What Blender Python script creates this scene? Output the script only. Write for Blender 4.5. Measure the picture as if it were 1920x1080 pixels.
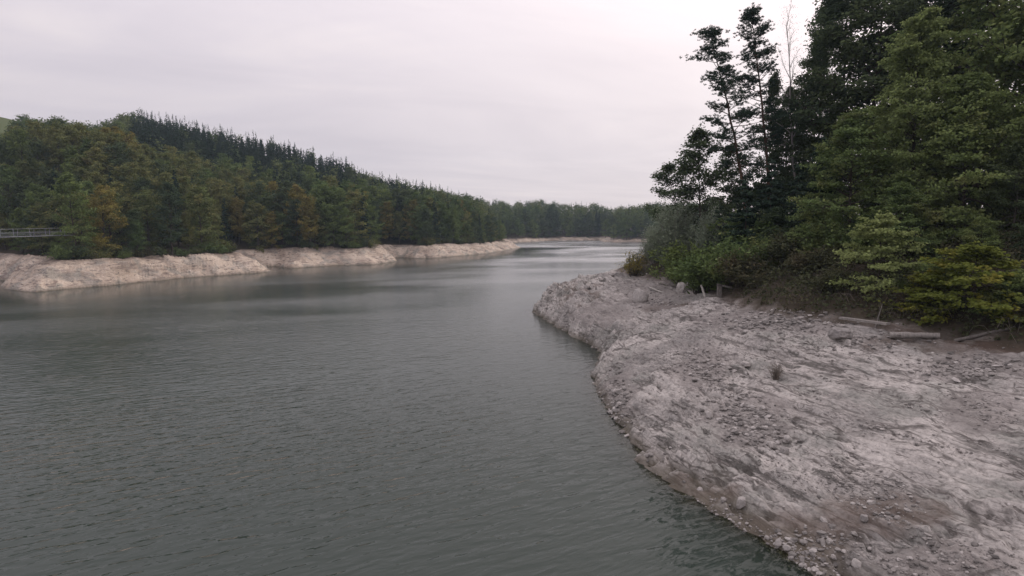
import bpy, math, random
import numpy as np
from math import radians, sin, cos, pi

for o in list(bpy.data.objects): bpy.data.objects.remove(o)
SC = bpy.context.scene
COL = SC.collection

# ------------------------------------------------------------------ camera
CAMH, FPX, HOR = 14.0, 1100.0, 420.0
PITCH = math.atan((540 - HOR) / FPX)
cd = bpy.data.cameras.new('camera'); cam = bpy.data.objects.new('camera', cd); COL.objects.link(cam)
cd.sensor_width = 36; cd.lens = 36 * FPX / 1920; cd.clip_start = 0.1; cd.clip_end = 12000
cam.location = (0, 0, CAMH); cam.rotation_euler = (pi / 2 - PITCH, 0, 0)
SC.camera = cam

# ------------------------------------------------------------------ sky, sun, exposure
SUN_AZ, SUN_EL = 44.0, 22.0            # azimuth to the right of the view direction
sdir = np.array([sin(radians(SUN_AZ)) * cos(radians(SUN_EL)), cos(radians(SUN_AZ)) * cos(radians(SUN_EL)), sin(radians(SUN_EL))])
W = bpy.data.worlds.new('World'); SC.world = W; W.use_nodes = True
def build_world():
    nt = W.node_tree; N = nt.nodes; L = nt.links; N.clear()
    out = N.new('ShaderNodeOutputWorld')
    sky = N.new('ShaderNodeTexSky'); sky.sky_type = 'NISHITA'; sky.sun_disc = False
    sky.sun_elevation = radians(SUN_EL); sky.sun_rotation = radians(SUN_AZ)
    b1 = N.new('ShaderNodeBackground'); b1.inputs[1].default_value = 0.05; L.new(sky.outputs[0], b1.inputs[0])
    tc = N.new('ShaderNodeTexCoord'); sx = N.new('ShaderNodeSeparateXYZ'); L.new(tc.outputs['Generated'], sx.inputs[0])
    def M(op, a, b=None):
        m = N.new('ShaderNodeMath'); m.operation = op
        for i, v in enumerate((a, b)):
            if v is None: continue
            if isinstance(v, (int, float)): m.inputs[i].default_value = v
            else: L.new(v, m.inputs[i])
        return m.outputs[0]
    zz = M('ADD', M('ABSOLUTE', sx.outputs[2]), 0.12)
    cx = N.new('ShaderNodeCombineXYZ'); L.new(M('DIVIDE', sx.outputs[0], zz), cx.inputs[0]); L.new(M('DIVIDE', sx.outputs[1], zz), cx.inputs[1])
    def noise(scale, rot, st, det, rough, dist):
        mp = N.new('ShaderNodeMapping'); mp.vector_type = 'TEXTURE'; mp.inputs['Rotation'].default_value = (0, 0, radians(rot)); mp.inputs['Scale'].default_value = (1 / st, 1, 1)
        L.new(cx.outputs[0], mp.inputs[0])
        n = N.new('ShaderNodeTexNoise'); n.inputs['Scale'].default_value = scale; n.inputs['Detail'].default_value = det
        n.inputs['Roughness'].default_value = rough; n.inputs['Distortion'].default_value = dist
        L.new(mp.outputs[0], n.inputs['Vector']); return n.outputs['Fac']
    f = M('ADD', M('MULTIPLY', noise(0.5, 20, 0.55, 6, 0.55, 0.8), 0.6), M('MULTIPLY', noise(1.3, 14, 0.5, 8, 0.55, 0.8), 0.35))
    r = N.new('ShaderNodeValToRGB'); L.new(f, r.inputs[0])
    e = r.color_ramp.elements
    e[0].position = 0.36; e[0].color = (0.54, 0.50, 0.56, 1); e[1].position = 0.62; e[1].color = (0.735, 0.67, 0.69, 1)
    m = r.color_ramp.elements.new(0.5); m.color = (0.63, 0.58, 0.63, 1)
    # veil of light round the hidden sun
    dp = N.new('ShaderNodeVectorMath'); dp.operation = 'DOT_PRODUCT'; L.new(tc.outputs['Generated'], dp.inputs[0]); dp.inputs[1].default_value = tuple(sdir)
    gl = M('MULTIPLY', M('POWER', M('MAXIMUM', M('MULTIPLY', M('ADD', dp.outputs['Value'], 1.0), 0.5), 0.0), 6.0), 0.42)
    gc = N.new('ShaderNodeVectorMath'); gc.operation = 'SCALE'; gc.inputs[0].default_value = (1.0, 0.84, 0.70); L.new(gl, gc.inputs['Scale'])
    ad = N.new('ShaderNodeVectorMath'); ad.operation = 'ADD'; L.new(r.outputs[0], ad.inputs[0]); L.new(gc.outputs[0], ad.inputs[1])
    el = M('POWER', M('MAXIMUM', sx.outputs[2], 0.0), 1.5)
    ov = N.new('ShaderNodeVectorMath'); ov.operation = 'SCALE'; L.new(ad.outputs[0], ov.inputs[0]); L.new(M('ADD', M('MULTIPLY', el, 1.5), 0.93), ov.inputs['Scale'])
    b2 = N.new('ShaderNodeBackground'); b2.inputs[1].default_value = 1.08; L.new(ov.outputs[0], b2.inputs[0])
    mx = N.new('ShaderNodeMixShader'); mx.inputs[0].default_value = 0.93
    L.new(b1.outputs[0], mx.inputs[1]); L.new(b2.outputs[0], mx.inputs[2]); L.new(mx.outputs[0], out.inputs[0])
build_world()
sl = bpy.data.lights.new('sun', 'SUN'); sl.energy = 1.5; sl.angle = radians(20); sl.color = (1.0, 0.89, 0.78)
so = bpy.data.objects.new('sun', sl); COL.objects.link(so); so.location = (60, 40, 90)
so.rotation_euler = (pi / 2 - radians(SUN_EL), 0, pi - radians(SUN_AZ))
SC.view_settings.view_transform = 'Standard'; SC.view_settings.look = 'None'; SC.view_settings.exposure = 0.0; SC.view_settings.gamma = 1.0
SC.cycles.max_bounces = 5; SC.cycles.diffuse_bounces = 2; SC.cycles.glossy_bounces = 2; SC.cycles.transparent_max_bounces = 6; SC.cycles.volume_bounces = 0
SC.cycles.use_denoising = True

# ------------------------------------------------------------------ helpers
cp, sp = cos(PITCH), sin(PITCH)
def P(u, v, z=0.0):
    """photo pixel + world height -> world x, y"""
    a = (np.asarray(u, float) - 960) / FPX; b = (540 - np.asarray(v, float)) / FPX
    dy = cp + b * sp; dz = -sp + b * cp
    t = (np.asarray(z, float) - CAMH) / dz
    return a * t, dy * t
def D(u, y, z):
    """photo column + distance y + height -> x"""
    return (u - 960) / FPX * (y * cp - (z - CAMH) * sp)
def ztop(v, y):
    """height that shows at photo row v at distance y"""
    b = (540 - v) / FPX
    return CAMH + y * (-sp + b * cp) / (cp + b * sp)
def proj(x, y, z):
    c = y * cp - (z - CAMH) * sp; h = y * sp + (z - CAMH) * cp
    return 960 + FPX * x / c, 540 - FPX * h / c

def _h(ix, iy, s):
    n = (ix.astype(np.int64) * 374761393 + iy.astype(np.int64) * 668265263 + s * 982451653) & 0xffffffff
    n = ((n ^ (n >> 13)) * 1274126177) & 0xffffffff
    n = n ^ (n >> 16)
    return n.astype(np.float64) / 4294967296.0
def pn(x, y, s=0):
    x = np.asarray(x, float); y = np.asarray(y, float)
    xi = np.floor(x); yi = np.floor(y); fx = x - xi; fy = y - yi
    u = fx * fx * fx * (fx * (fx * 6 - 15) + 10); v = fy * fy * fy * (fy * (fy * 6 - 15) + 10)
    def g(i, j):
        a = _h(xi + i, yi + j, s) * 2 * pi
        return np.cos(a) * (fx - i) + np.sin(a) * (fy - j)
    return ((g(0, 0) * (1 - u) + g(1, 0) * u) * (1 - v) + (g(0, 1) * (1 - u) + g(1, 1) * u) * v) * 1.5
def fbm(x, y, o=4, s=0, g=0.5):
    t = 0; a = 1.0; f = 1.0
    for i in range(o): t = t + a * pn(x * f + 17.3 * i, y * f - 9.1 * i, s + i); a *= g; f *= 2.03
    return t
def sst(a, b, x):
    t = np.clip((x - a) / (b - a), 0, 1); return t * t * (3 - 2 * t)
def dpoly(x, y, pts, closed=False):
    d = np.full(np.shape(x), 1e9); n = len(pts)
    for i in range(n if closed else n - 1):
        ax, ay = pts[i]; bx, by = pts[(i + 1) % n]; ex, ey = bx - ax, by - ay
        t = np.clip(((x - ax) * ex + (y - ay) * ey) / (ex * ex + ey * ey + 1e-9), 0, 1)
        d = np.minimum(d, np.hypot(x - ax - t * ex, y - ay - t * ey))
    return d
def inpoly(x, y, pts):
    r = np.zeros(np.shape(x), bool); n = len(pts)
    for i in range(n):
        ax, ay = pts[i]; bx, by = pts[(i + 1) % n]
        if ay == by: continue
        c = ((ay > y) != (by > y)) & (x < (bx - ax) * (y - ay) / (by - ay) + ax)
        r ^= c
    return r
def sd(x, y, pts):
    d = dpoly(x, y, pts, True); return np.where(inpoly(x, y, pts), d, -d)

def mesh(name, V, F, k=4, mats=(), smooth=False, mi=None):
    V = np.asarray(V, np.float32); F = np.asarray(F, np.int32)
    me = bpy.data.meshes.new(name); me.vertices.add(len(V)); me.vertices.foreach_set('co', V.ravel())
    me.loops.add(F.size); me.loops.foreach_set('vertex_index', F.ravel())
    me.polygons.add(len(F)); me.polygons.foreach_set('loop_start', np.arange(0, F.size, k, dtype=np.int32))
    me.polygons.foreach_set('use_smooth', np.full(len(F), smooth))
    for m in mats: me.materials.append(m)
    if mi is not None: me.polygons.foreach_set('material_index', np.asarray(mi, np.int32))
    me.update(calc_edges=True); me.validate()
    return me
def attr(me, name, val):
    a = me.attributes.new(name, 'FLOAT', 'POINT'); a.data.foreach_set('value', np.asarray(val, np.float32).ravel())
def obj(name, me, parent=None, label=None, cat=None, group=None, kind=None, loc=None, rot=None, scale=None):
    o = bpy.data.objects.new(name, me); COL.objects.link(o)
    if parent is not None: o.parent = parent
    if label: o['label'] = label
    if cat: o['category'] = cat
    if group: o['group'] = group
    if kind: o['kind'] = kind
    if loc is not None: o.location = [float(q) for q in loc]
    if rot is not None: o.rotation_euler = [float(q) for q in rot]
    if scale is not None: o.scale = [float(q) for q in scale]
    return o
class Q:
    """collects quads"""
    def __init__(s): s.V = []; s.F = []; s.n = 0
    def add(s, V, F):
        V = np.asarray(V, float); s.V.append(V); s.F.append(np.asarray(F, int) + s.n); s.n += len(V)
    def tube(s, pts, rad, k=5, cap=True):
        pts = np.asarray(pts, float); n = len(pts); rad = np.broadcast_to(np.asarray(rad, float), (n,))
        t = np.gradient(pts, axis=0); t /= np.linalg.norm(t, axis=1)[:, None] + 1e-9
        ref = np.array([0, 0, 1.0]) if abs(t[0, 2]) < 0.8 else np.array([1.0, 0, 0])
        a = np.cross(t, ref); a /= np.linalg.norm(a, axis=1)[:, None] + 1e-9; b = np.cross(t, a)
        an = np.arange(k) * 2 * pi / k
        V = pts[:, None, :] + rad[:, None, None] * (np.cos(an)[None, :, None] * a[:, None, :] + np.sin(an)[None, :, None] * b[:, None, :])
        i, j = np.meshgrid(np.arange(n - 1), np.arange(k), indexing='ij'); i = i.ravel(); j = j.ravel(); j2 = (j + 1) % k
        F = np.stack([i * k + j, i * k + j2, (i + 1) * k + j2, (i + 1) * k + j], 1)
        s.add(V.reshape(-1, 3), F)
        if cap:
            for r, fl in ((0, 1), (n - 1, 0)):
                c = V[r]; VV = np.vstack([c, c.mean(0)])
                s.add(VV, [[q, (q + 1) % k, k, k] if 0 else [q, (q + 1) % k, k, q] for q in range(0)] or np.zeros((0, 4), int))
                if k == 4: s.add(c, [[0, 1, 2, 3]])
                elif k == 6: s.add(c, [[0, 1, 2, 3], [0, 3, 4, 5]])
                elif k == 8: s.add(c, [[0, 1, 2, 3], [0, 3, 4, 7], [4, 5, 6, 7]])
    def box(s, c, h, R=None):
        v = np.array([[i, j, k] for i in (-1, 1) for j in (-1, 1) for k in (-1, 1)], float) * np.asarray(h)
        if R is not None: v = v @ np.asarray(R).T
        s.add(v + np.asarray(c), [[0, 1, 3, 2], [4, 6, 7, 5], [0, 4, 5, 1], [2, 3, 7, 6], [0, 2, 6, 4], [1, 5, 7, 3]])
    def mesh(s, name, mats, smooth=False):
        return mesh(name, np.vstack(s.V), np.vstack(s.F), 4, mats, smooth)

# ------------------------------------------------------------------ materials
def mat(name):
    m = bpy.data.materials.new(name); m.use_nodes = True; nt = m.node_tree
    for n in list(nt.nodes):
        if n.type != 'OUTPUT_MATERIAL': nt.nodes.remove(n)
    out = [n for n in nt.nodes if n.type == 'OUTPUT_MATERIAL'][0]
    return m, nt.nodes, nt.links, out
def nmath(N, L, op, a, b=None, c=None, clamp=False):
    m = N.new('ShaderNodeMath'); m.operation = op; m.use_clamp = clamp
    for i, v in enumerate((a, b, c)):
        if v is None: continue
        if isinstance(v, (int, float)): m.inputs[i].default_value = v
        else: L.new(v, m.inputs[i])
    return m.outputs[0]
def nmix(N, L, f, a, b, mode='MIX'):
    m = N.new('ShaderNodeMix'); m.data_type = 'RGBA'; m.blend_type = mode
    for i, v in ((0, f), (6, a), (7, b)):
        if isinstance(v, (int, float)): m.inputs[i].default_value = v
        elif isinstance(v, tuple): m.inputs[i].default_value = (*v[:3], 1)
        else: L.new(v, m.inputs[i])
    return m.outputs[2]
def nnoise(N, L, vec, scale, det=4, rough=0.5, st=None, rot=None, dist=0.0):
    if st or rot:
        mp = N.new('ShaderNodeMapping'); mp.vector_type = 'TEXTURE'; L.new(vec, mp.inputs[0])
        if st: mp.inputs['Scale'].default_value = tuple(1 / q for q in st)
        if rot: mp.inputs['Rotation'].default_value = rot
        vec = mp.outputs[0]
    n = N.new('ShaderNodeTexNoise'); n.inputs['Scale'].default_value = scale; n.inputs['Detail'].default_value = det
    n.inputs['Roughness'].default_value = rough; n.inputs['Distortion'].default_value = dist; L.new(vec, n.inputs['Vector'])
    return n.outputs['Fac']
def nramp(N, L, f, stops):
    r = N.new('ShaderNodeValToRGB'); L.new(f, r.inputs[0]); e = r.color_ramp.elements
    while len(e) < len(stops): e.new(0.5)
    for q, (p, c) in zip(e, stops): q.position = p; q.color = (*c, 1) if isinstance(c, tuple) else (c, c, c, 1)
    return r.outputs[0]
def nattr(N, name):
    a = N.new('ShaderNodeAttribute'); a.attribute_name = name; return a.outputs['Fac']

def leaf_mat(name, c1, c2, c3=None, trans=0.28, tree_attr=False, leafvar=0.55):
    m, N, L, out = mat(name)
    geo = N.new('ShaderNodeNewGeometry'); oi = N.new('ShaderNodeObjectInfo'); tc = N.new('ShaderNodeTexCoord')
    rnd = nattr(N, 'tint') if tree_attr else oi.outputs['Random']
    n1 = nnoise(N, L, geo.outputs['Position'], 0.35, 3)
    f = nmath(N, L, 'ADD', nmath(N, L, 'MULTIPLY', rnd, 0.75), nmath(N, L, 'MULTIPLY', nmath(N, L, 'SUBTRACT', n1, 0.35), 1.0), clamp=True)
    col = nmix(N, L, f, c1, c2)
    if c3:
        n2 = nnoise(N, L, geo.outputs['Position'], 0.5, 3)
        col = nmix(N, L, nmath(N, L, 'MULTIPLY', nmath(N, L, 'SUBTRACT', n2, 0.5), 3.5, clamp=True), col, c3)
    v = nmath(N, L, 'ADD', nmath(N, L, 'MULTIPLY', geo.outputs['Random Per Island'], leafvar), 1.0 - leafvar * 0.5)
    hs = N.new('ShaderNodeHueSaturation'); L.new(col, hs.inputs['Color']); L.new(v, hs.inputs['Value'])
    d = N.new('ShaderNodeBsdfDiffuse'); t = N.new('ShaderNodeBsdfTranslucent'); mx = N.new('ShaderNodeMixShader'); mx.inputs[0].default_value = trans
    L.new(hs.outputs[0], d.inputs[0]); L.new(hs.outputs[0], t.inputs[0]); L.new(d.outputs[0], mx.inputs[1]); L.new(t.outputs[0], mx.inputs[2])
    L.new(mx.outputs[0], out.inputs[0]); return m
def bark_mat(name, c1, c2, scale=6.0):
    m, N, L, out = mat(name); tc = N.new('ShaderNodeTexCoord')
    n = nnoise(N, L, tc.outputs['Object'], scale, 5, 0.65, st=(1, 1, 0.25))
    col = nramp(N, L, n, [(0.3, c1), (0.7, c2)])
    d = N.new('ShaderNodeBsdfPrincipled'); d.inputs['Roughness'].default_value = 0.9; d.inputs['Specular IOR Level'].default_value = 0.15
    L.new(col, d.inputs['Base Color'])
    b = N.new('ShaderNodeBump'); b.inputs['Strength'].default_value = 0.6; b.inputs['Distance'].default_value = 0.03; L.new(n, b.inputs['Height']); L.new(b.outputs[0], d.inputs['Normal'])
    L.new(d.outputs[0], out.inputs[0]); return m

def rock_mat(name, far=False):
    m, N, L, out = mat(name)
    geo = N.new('ShaderNodeNewGeometry'); pos = geo.outputs['Position']
    big = nnoise(N, L, pos, 0.16, 5, 0.55)
    col = nramp(N, L, big, [(0.34, (0.225, 0.211, 0.196)), (0.5, (0.375, 0.348, 0.32)), (0.66, (0.48, 0.446, 0.41))] if not far else
                [(0.30, (0.26, 0.205, 0.16)), (0.5, (0.42, 0.345, 0.275)), (0.70, (0.52, 0.435, 0.35))])
    # grey-green lichen and silt areas
    gg = nnoise(N, L, pos, 0.23, 4, 0.6, dist=0.5)
    col = nmix(N, L, nramp(N, L, gg, [(0.50, 0.0), (0.62, 0.65)]), col, (0.20, 0.20, 0.178))
    # bed-parallel dark streaks (strike runs towards the viewer)
    if not far:
        ROT = (0, 0, radians(-67.6))
        s1 = nnoise(N, L, pos, 1.15, 8, 0.62, st=(0.17, 1.0, 1.0), rot=ROT, dist=0.5)
        s2 = nnoise(N, L, pos, 4.5, 6, 0.6, st=(0.13, 1.0, 1.0), rot=ROT, dist=0.4)
        patch = nnoise(N, L, pos, 0.12, 3, 0.5)
    else:
        s1 = nnoise(N, L, pos, 0.5, 7, 0.62, st=(0.35, 0.35, 1.8), dist=1.2)
        s2 = nnoise(N, L, pos, 1.3, 6, 0.6, st=(0.5, 0.5, 2.0), dist=0.6)
        patch = nnoise(N, L, pos, 0.07, 3, 0.5)
    k1 = nmath(N, L, 'MULTIPLY', nramp(N, L, s1, [(0.405, 1.0), (0.462, 0.0)]), nramp(N, L, patch, [(0.38, 0.15), (0.53, 1.0)]))
    col = nmix(N, L, nmath(N, L, 'MULTIPLY', k1, 0.85), col, (0.075, 0.07, 0.062) if not far else (0.16, 0.12, 0.10))
    k2 = nramp(N, L, s2, [(0.37, 1.0), (0.43, 0.0)])
    col = nmix(N, L, nmath(N, L, 'MULTIPLY', k2, 0.8), col, (0.12, 0.105, 0.095))
    k3 = nramp(N, L, s2, [(0.54, 0.0), (0.66, 1.0)])
    col = nmix(N, L, nmath(N, L, 'MULTIPLY', k3, 0.35), col, (0.46, 0.41, 0.375))
    # cracks between the slabs
    if not far:
        wv = N.new('ShaderNodeVectorMath'); wv.operation = 'ADD'; nz = N.new('ShaderNodeTexNoise'); nz.inputs['Scale'].default_value = 0.6; nz.inputs['Detail'].default_value = 4; L.new(pos, nz.inputs['Vector'])
        L.new(pos, wv.inputs[0]); L.new(nz.outputs['Color'], wv.inputs[1]); ck = []
        for sc_, st_ in ((0.62, (0.24, 1, 1)), (1.7, (0.35, 1, 1))):
            mp = N.new('ShaderNodeMapping'); mp.vector_type = 'TEXTURE'; mp.inputs['Rotation'].default_value = ROT; mp.inputs['Scale'].default_value = tuple(1 / q for q in st_); L.new(wv.outputs[0], mp.inputs[0])
            vo = N.new('ShaderNodeTexVoronoi'); vo.feature = 'DISTANCE_TO_EDGE'; vo.inputs['Scale'].default_value = sc_; L.new(mp.outputs[0], vo.inputs['Vector']); ck.append(nramp(N, L, vo.outputs['Distance'], [(0.012, 1.0), (0.05, 0.0)]))
        cm = nnoise(N, L, pos, 0.35, 4, 0.6); crk = nmath(N, L, 'MULTIPLY', nmath(N, L, 'MAXIMUM', ck[0], nmath(N, L, 'MULTIPLY', ck[1], 0.7)), nramp(N, L, cm, [(0.42, 0.0), (0.56, 1.0)]))
        col = nmix(N, L, nmath(N, L, 'MULTIPLY', crk, 0.8), col, (0.07, 0.062, 0.055))
    # fine mottling
    fn = nnoise(N, L, pos, 5.0, 6, 0.7)
    col = nmix(N, L, 1.0, col, nramp(N, L, fn, [(0.34, 0.66), (0.5, 1.0), (0.66, 1.24)]), 'MULTIPLY')
    # brown soil pockets, wet rim at the water line, scree dust, forest floor
    soil = nmath(N, L, 'MULTIPLY', nattr(N, 'soil'), nramp(N, L, nnoise(N, L, pos, 0.7, 6, 0.65), [(0.28, 0.35), (0.5, 1.0)]), clamp=True)
    col = nmix(N, L, soil, col, nmix(N, L, fn, (0.055, 0.040, 0.032), (0.125, 0.092, 0.072)))
    sc = nmath(N, L, 'MULTIPLY', nattr(N, 'scree'), 0.7)
    col = nmix(N, L, sc, col, nmix(N, L, fn, (0.12, 0.108, 0.10), (0.29, 0.26, 0.24)))
    col = nmix(N, L, nmath(N, L, 'MULTIPLY', nattr(N, 'wet'), 0.8), col, (0.075, 0.062, 0.042))
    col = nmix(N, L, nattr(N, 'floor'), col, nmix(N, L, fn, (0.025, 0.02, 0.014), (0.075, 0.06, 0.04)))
    if far: col = nmix(N, L, nattr(N, 'meadow'), col, nmix(N, L, nnoise(N, L, pos, 0.05, 4), (0.055, 0.075, 0.026), (0.085, 0.10, 0.036)))
    d = N.new('ShaderNodeBsdfPrincipled'); d.inputs['Specular IOR Level'].default_value = 0.2; L.new(col, d.inputs['Base Color'])
    L.new(nmath(N, L, 'SUBTRACT', 0.92, nmath(N, L, 'MULTIPLY', nattr(N, 'wet'), 0.35)), d.inputs['Roughness'])
    b = N.new('ShaderNodeBump'); b.inputs['Strength'].default_value = 0.9; b.inputs['Distance'].default_value = 0.09 if not far else 0.3
    hh = nmath(N, L, 'ADD', nmath(N, L, 'MULTIPLY', s2, 1.0), nmath(N, L, 'ADD', nmath(N, L, 'MULTIPLY', fn, 0.2), nmath(N, L, 'MULTIPLY', s1, 0.9)))
    L.new(hh, b.inputs['Height']); L.new(b.outputs[0], d.inputs['Normal'])
    L.new(d.outputs[0], out.inputs[0]); return m
def stone_mat(name='loose_stone', pale=False):
    m, N, L, out = mat(name); geo = N.new('ShaderNodeNewGeometry'); oi = N.new('ShaderNodeObjectInfo')
    r = nmath(N, L, 'FRACT', nmath(N, L, 'ADD', geo.outputs['Random Per Island'], oi.outputs['Random']))
    col = nramp(N, L, r, [(0.0, (0.14, 0.13, 0.12)), (0.35, (0.22, 0.203, 0.188)), (0.75, (0.30, 0.277, 0.257)), (1.0, (0.44, 0.41, 0.383))])
    if pale: col = nramp(N, L, oi.outputs['Random'], [(0.0, (0.27, 0.25, 0.235)), (1.0, (0.42, 0.39, 0.36))])
    fn = nnoise(N, L, geo.outputs['Position'], 4.0, 6, 0.7)
    col = nmix(N, L, 1.0, col, nramp(N, L, fn, [(0.3, 0.6), (0.7, 1.2)]), 'MULTIPLY')
    d = N.new('ShaderNodeBsdfPrincipled'); d.inputs['Specular IOR Level'].default_value = 0.2; d.inputs['Roughness'].default_value = 0.9; L.new(col, d.inputs['Base Color'])
    b = N.new('ShaderNodeBump'); b.inputs['Strength'].default_value = 0.5; b.inputs['Distance'].default_value = 0.04; L.new(fn, b.inputs['Height']); L.new(b.outputs[0], d.inputs['Normal'])
    L.new(d.outputs[0], out.inputs[0]); return m
def water_mat():
    m, N, L, out = mat('lake_water'); geo = N.new('ShaderNodeNewGeometry'); pos = geo.outputs['Position']
    wind = nnoise(N, L, pos, 0.03, 4, 0.55, st=(0.6, 1.4, 1), rot=(0, 0, radians(20)), dist=0.4)
    w1 = nnoise(N, L, pos, 1.8, 1.5, 0.4, st=(0.30, 1.0, 1.0), rot=(0, 0, radians(26)), dist=0.5)
    w2 = nnoise(N, L, pos, 4.6, 1.0, 0.4, st=(0.34, 1.0, 1.0), rot=(0, 0, radians(32)), dist=0.4)
    w3 = nnoise(N, L, pos, 0.4, 2, 0.5, st=(0.5, 1.0, 1.0), rot=(0, 0, radians(16)))
    h = nmath(N, L, 'ADD', nmath(N, L, 'ADD', nmath(N, L, 'MULTIPLY', w1, 0.145), nmath(N, L, 'MULTIPLY', w2, 0.045)), nmath(N, L, 'MULTIPLY', w3, 0.05))
    chop = nattr(N, 'chop')
    gust = nmath(N, L, 'MULTIPLY', nramp(N, L, wind, [(0.36, 0.5), (0.60, 1.0)]), nattr(N, 'breeze'))
    h = nmath(N, L, 'MULTIPLY', h, nmath(N, L, 'MULTIPLY', gust, chop))
    b = N.new('ShaderNodeBump'); b.inputs['Strength'].default_value = 1.0; b.inputs['Distance'].default_value = 1.0; L.new(h, b.inputs['Height'])
    fr = N.new('ShaderNodeFresnel'); fr.inputs[0].default_value = 1.333; L.new(b.outputs[0], fr.inputs['Normal'])
    gl = N.new('ShaderNodeBsdfGlossy'); gl.distribution = 'MULTI_GGX'; L.new(b.outputs[0], gl.inputs['Normal'])
    # wavelets too small to see one by one are carried by the roughness
    L.new(nmath(N, L, 'ADD', nmath(N, L, 'MULTIPLY', nmath(N, L, 'SUBTRACT', 1.0, chop), nmath(N, L, 'MULTIPLY', gust, 0.24)), 0.06), gl.inputs['Roughness'])
    df = N.new('ShaderNodeBsdfDiffuse'); df.inputs[0].default_value = (0.033, 0.045, 0.037, 1)
    tr = N.new('ShaderNodeBsdfTransparent'); tr.inputs[0].default_value = (0.55, 0.58, 0.45, 1)
    body = N.new('ShaderNodeMixShader'); L.new(nattr(N, 'murk'), body.inputs[0]); L.new(tr.outputs[0], body.inputs[1]); L.new(df.outputs[0], body.inputs[2])
    mx = N.new('ShaderNodeMixShader'); L.new(fr.outputs[0], mx.inputs[0]); L.new(body.outputs[0], mx.inputs[1]); L.new(gl.outputs[0], mx.inputs[2])
    L.new(mx.outputs[0], out.inputs[0]); return m

ROCK, FARROCK, STONE, WATER = rock_mat('sandstone'), rock_mat('far_sandstone', True), stone_mat(), water_mat()
BOULDER = stone_mat('pale_boulder', True)
BARK = bark_mat('bark', (0.03, 0.025, 0.02), (0.09, 0.075, 0.06))
PINEBARK = bark_mat('pine_bark', (0.04, 0.027, 0.02), (0.12, 0.075, 0.05))
BIRCHBARK = bark_mat('birch_bark', (0.16, 0.14, 0.13), (0.36, 0.33, 0.31), 3.0)
WOOD = bark_mat('grey_driftwood', (0.09, 0.08, 0.072), (0.21, 0.19, 0.172), 9.0)
PLANKWOOD = bark_mat('weathered_plank', (0.17, 0.155, 0.14), (0.31, 0.285, 0.26), 7.0)
PALEWOOD = bark_mat('pale_driftwood', (0.30, 0.28, 0.25), (0.50, 0.47, 0.42), 9.0)
L_GREEN = leaf_mat('green_leaves', (0.084, 0.128, 0.052), (0.155, 0.194, 0.065))
L_OLIVE = leaf_mat('olive_leaves', (0.108, 0.135, 0.055), (0.171, 0.179, 0.068), (0.217, 0.188, 0.074))
L_AUTUMN = leaf_mat('autumn_leaves', (0.16, 0.15, 0.050), (0.215, 0.185, 0.055), (0.25, 0.18, 0.06))
L_DARK = leaf_mat('dark_leaves', (0.052, 0.077, 0.044), (0.095, 0.120, 0.057))
L_SPRUCE = leaf_mat('spruce_needles', (0.022, 0.040, 0.029), (0.044, 0.065, 0.043), trans=0.1)
L_PINE = leaf_mat('pine_needles', (0.034, 0.055, 0.037), (0.055, 0.081, 0.055), trans=0.1)
L_WILLOW = leaf_mat('willow_leaves', (0.186, 0.225, 0.159), (0.265, 0.300, 0.212))
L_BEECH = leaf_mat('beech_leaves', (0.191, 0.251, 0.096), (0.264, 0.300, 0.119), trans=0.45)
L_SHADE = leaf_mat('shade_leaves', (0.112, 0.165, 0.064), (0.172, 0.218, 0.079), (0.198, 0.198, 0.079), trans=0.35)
L_MAPLE = leaf_mat('maple_leaves', (0.14, 0.175, 0.042), (0.20, 0.21, 0.048), (0.26, 0.21, 0.045), trans=0.45)
L_BRAMBLE = leaf_mat('bramble_leaves', (0.066, 0.076, 0.040), (0.10, 0.096, 0.054), (0.115, 0.092, 0.06), trans=0.2)
L_DRY = leaf_mat('dry_stems', (0.155, 0.132, 0.109), (0.217, 0.186, 0.155), trans=0.1)
L_FARB = leaf_mat('far_wood_leaves', (0.057, 0.092, 0.046), (0.136, 0.155, 0.062), tree_attr=True)
L_FARC = leaf_mat('far_wood_needles', (0.024, 0.041, 0.031), (0.047, 0.068, 0.044), trans=0.1, tree_attr=True)

# ------------------------------------------------------------------ right bank: plan and height
def px(pts, z): return [tuple(float(q) for q in P(u, v, z)) for u, v in pts]
FRONT = px([(1000, 585), (1035, 606), (1080, 634), (1122, 655), (1128, 672), (1112, 704), (1124, 738), (1150, 785), (1188, 840), (1228, 890), (1290, 930), (1385, 985), (1465, 1035), (1540, 1080)], 0)
S_RIGHT = FRONT + [(15, 17), (18, 8), (30, -40), (400, -40), (400, 420), (160, 400), (112, 300), (72, 215), (44, 165), (26, 136), (12, 113), (5, 99)]
VEGF = px([(1176, 517), (1262, 532), (1362, 562), (1450, 592), (1600, 612), (1760, 632), (1920, 662)], 6.0)
V_RIGHT = VEGF + [(36, 27), (45, 12), (60, -30), (380, -30), (380, 410), (175, 385), (125, 300), (86, 215), (57, 163), (38, 137), (25, 115), (18, 101)]
TIP = FRONT[0]
STR = np.array([0.383, -0.924])
SCREE = [(1215, 550, 75, 34), (1440, 602, 150, 24), (1320, 690, 70, 42), (1400, 790, 80, 60), (1830, 690, 110, 26), (1780, 1060, 160, 46), (1850, 775, 90, 40), (1165, 745, 28, 60), (1130, 590, 60, 30)]
SLAB = [(1690, 820, 300, 150), (1620, 720, 260, 70), (1560, 880, 130, 60), (1240, 640, 70, 30)]
SOIL = [(1480, 1020, 140, 62), (1620, 960, 120, 44), (1830, 655, 120, 22), (1700, 640, 90, 18), (1250, 575, 40, 12), (1090, 548, 40, 12), (1300, 925, 90, 34), (1700, 965, 90, 30)]
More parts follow.
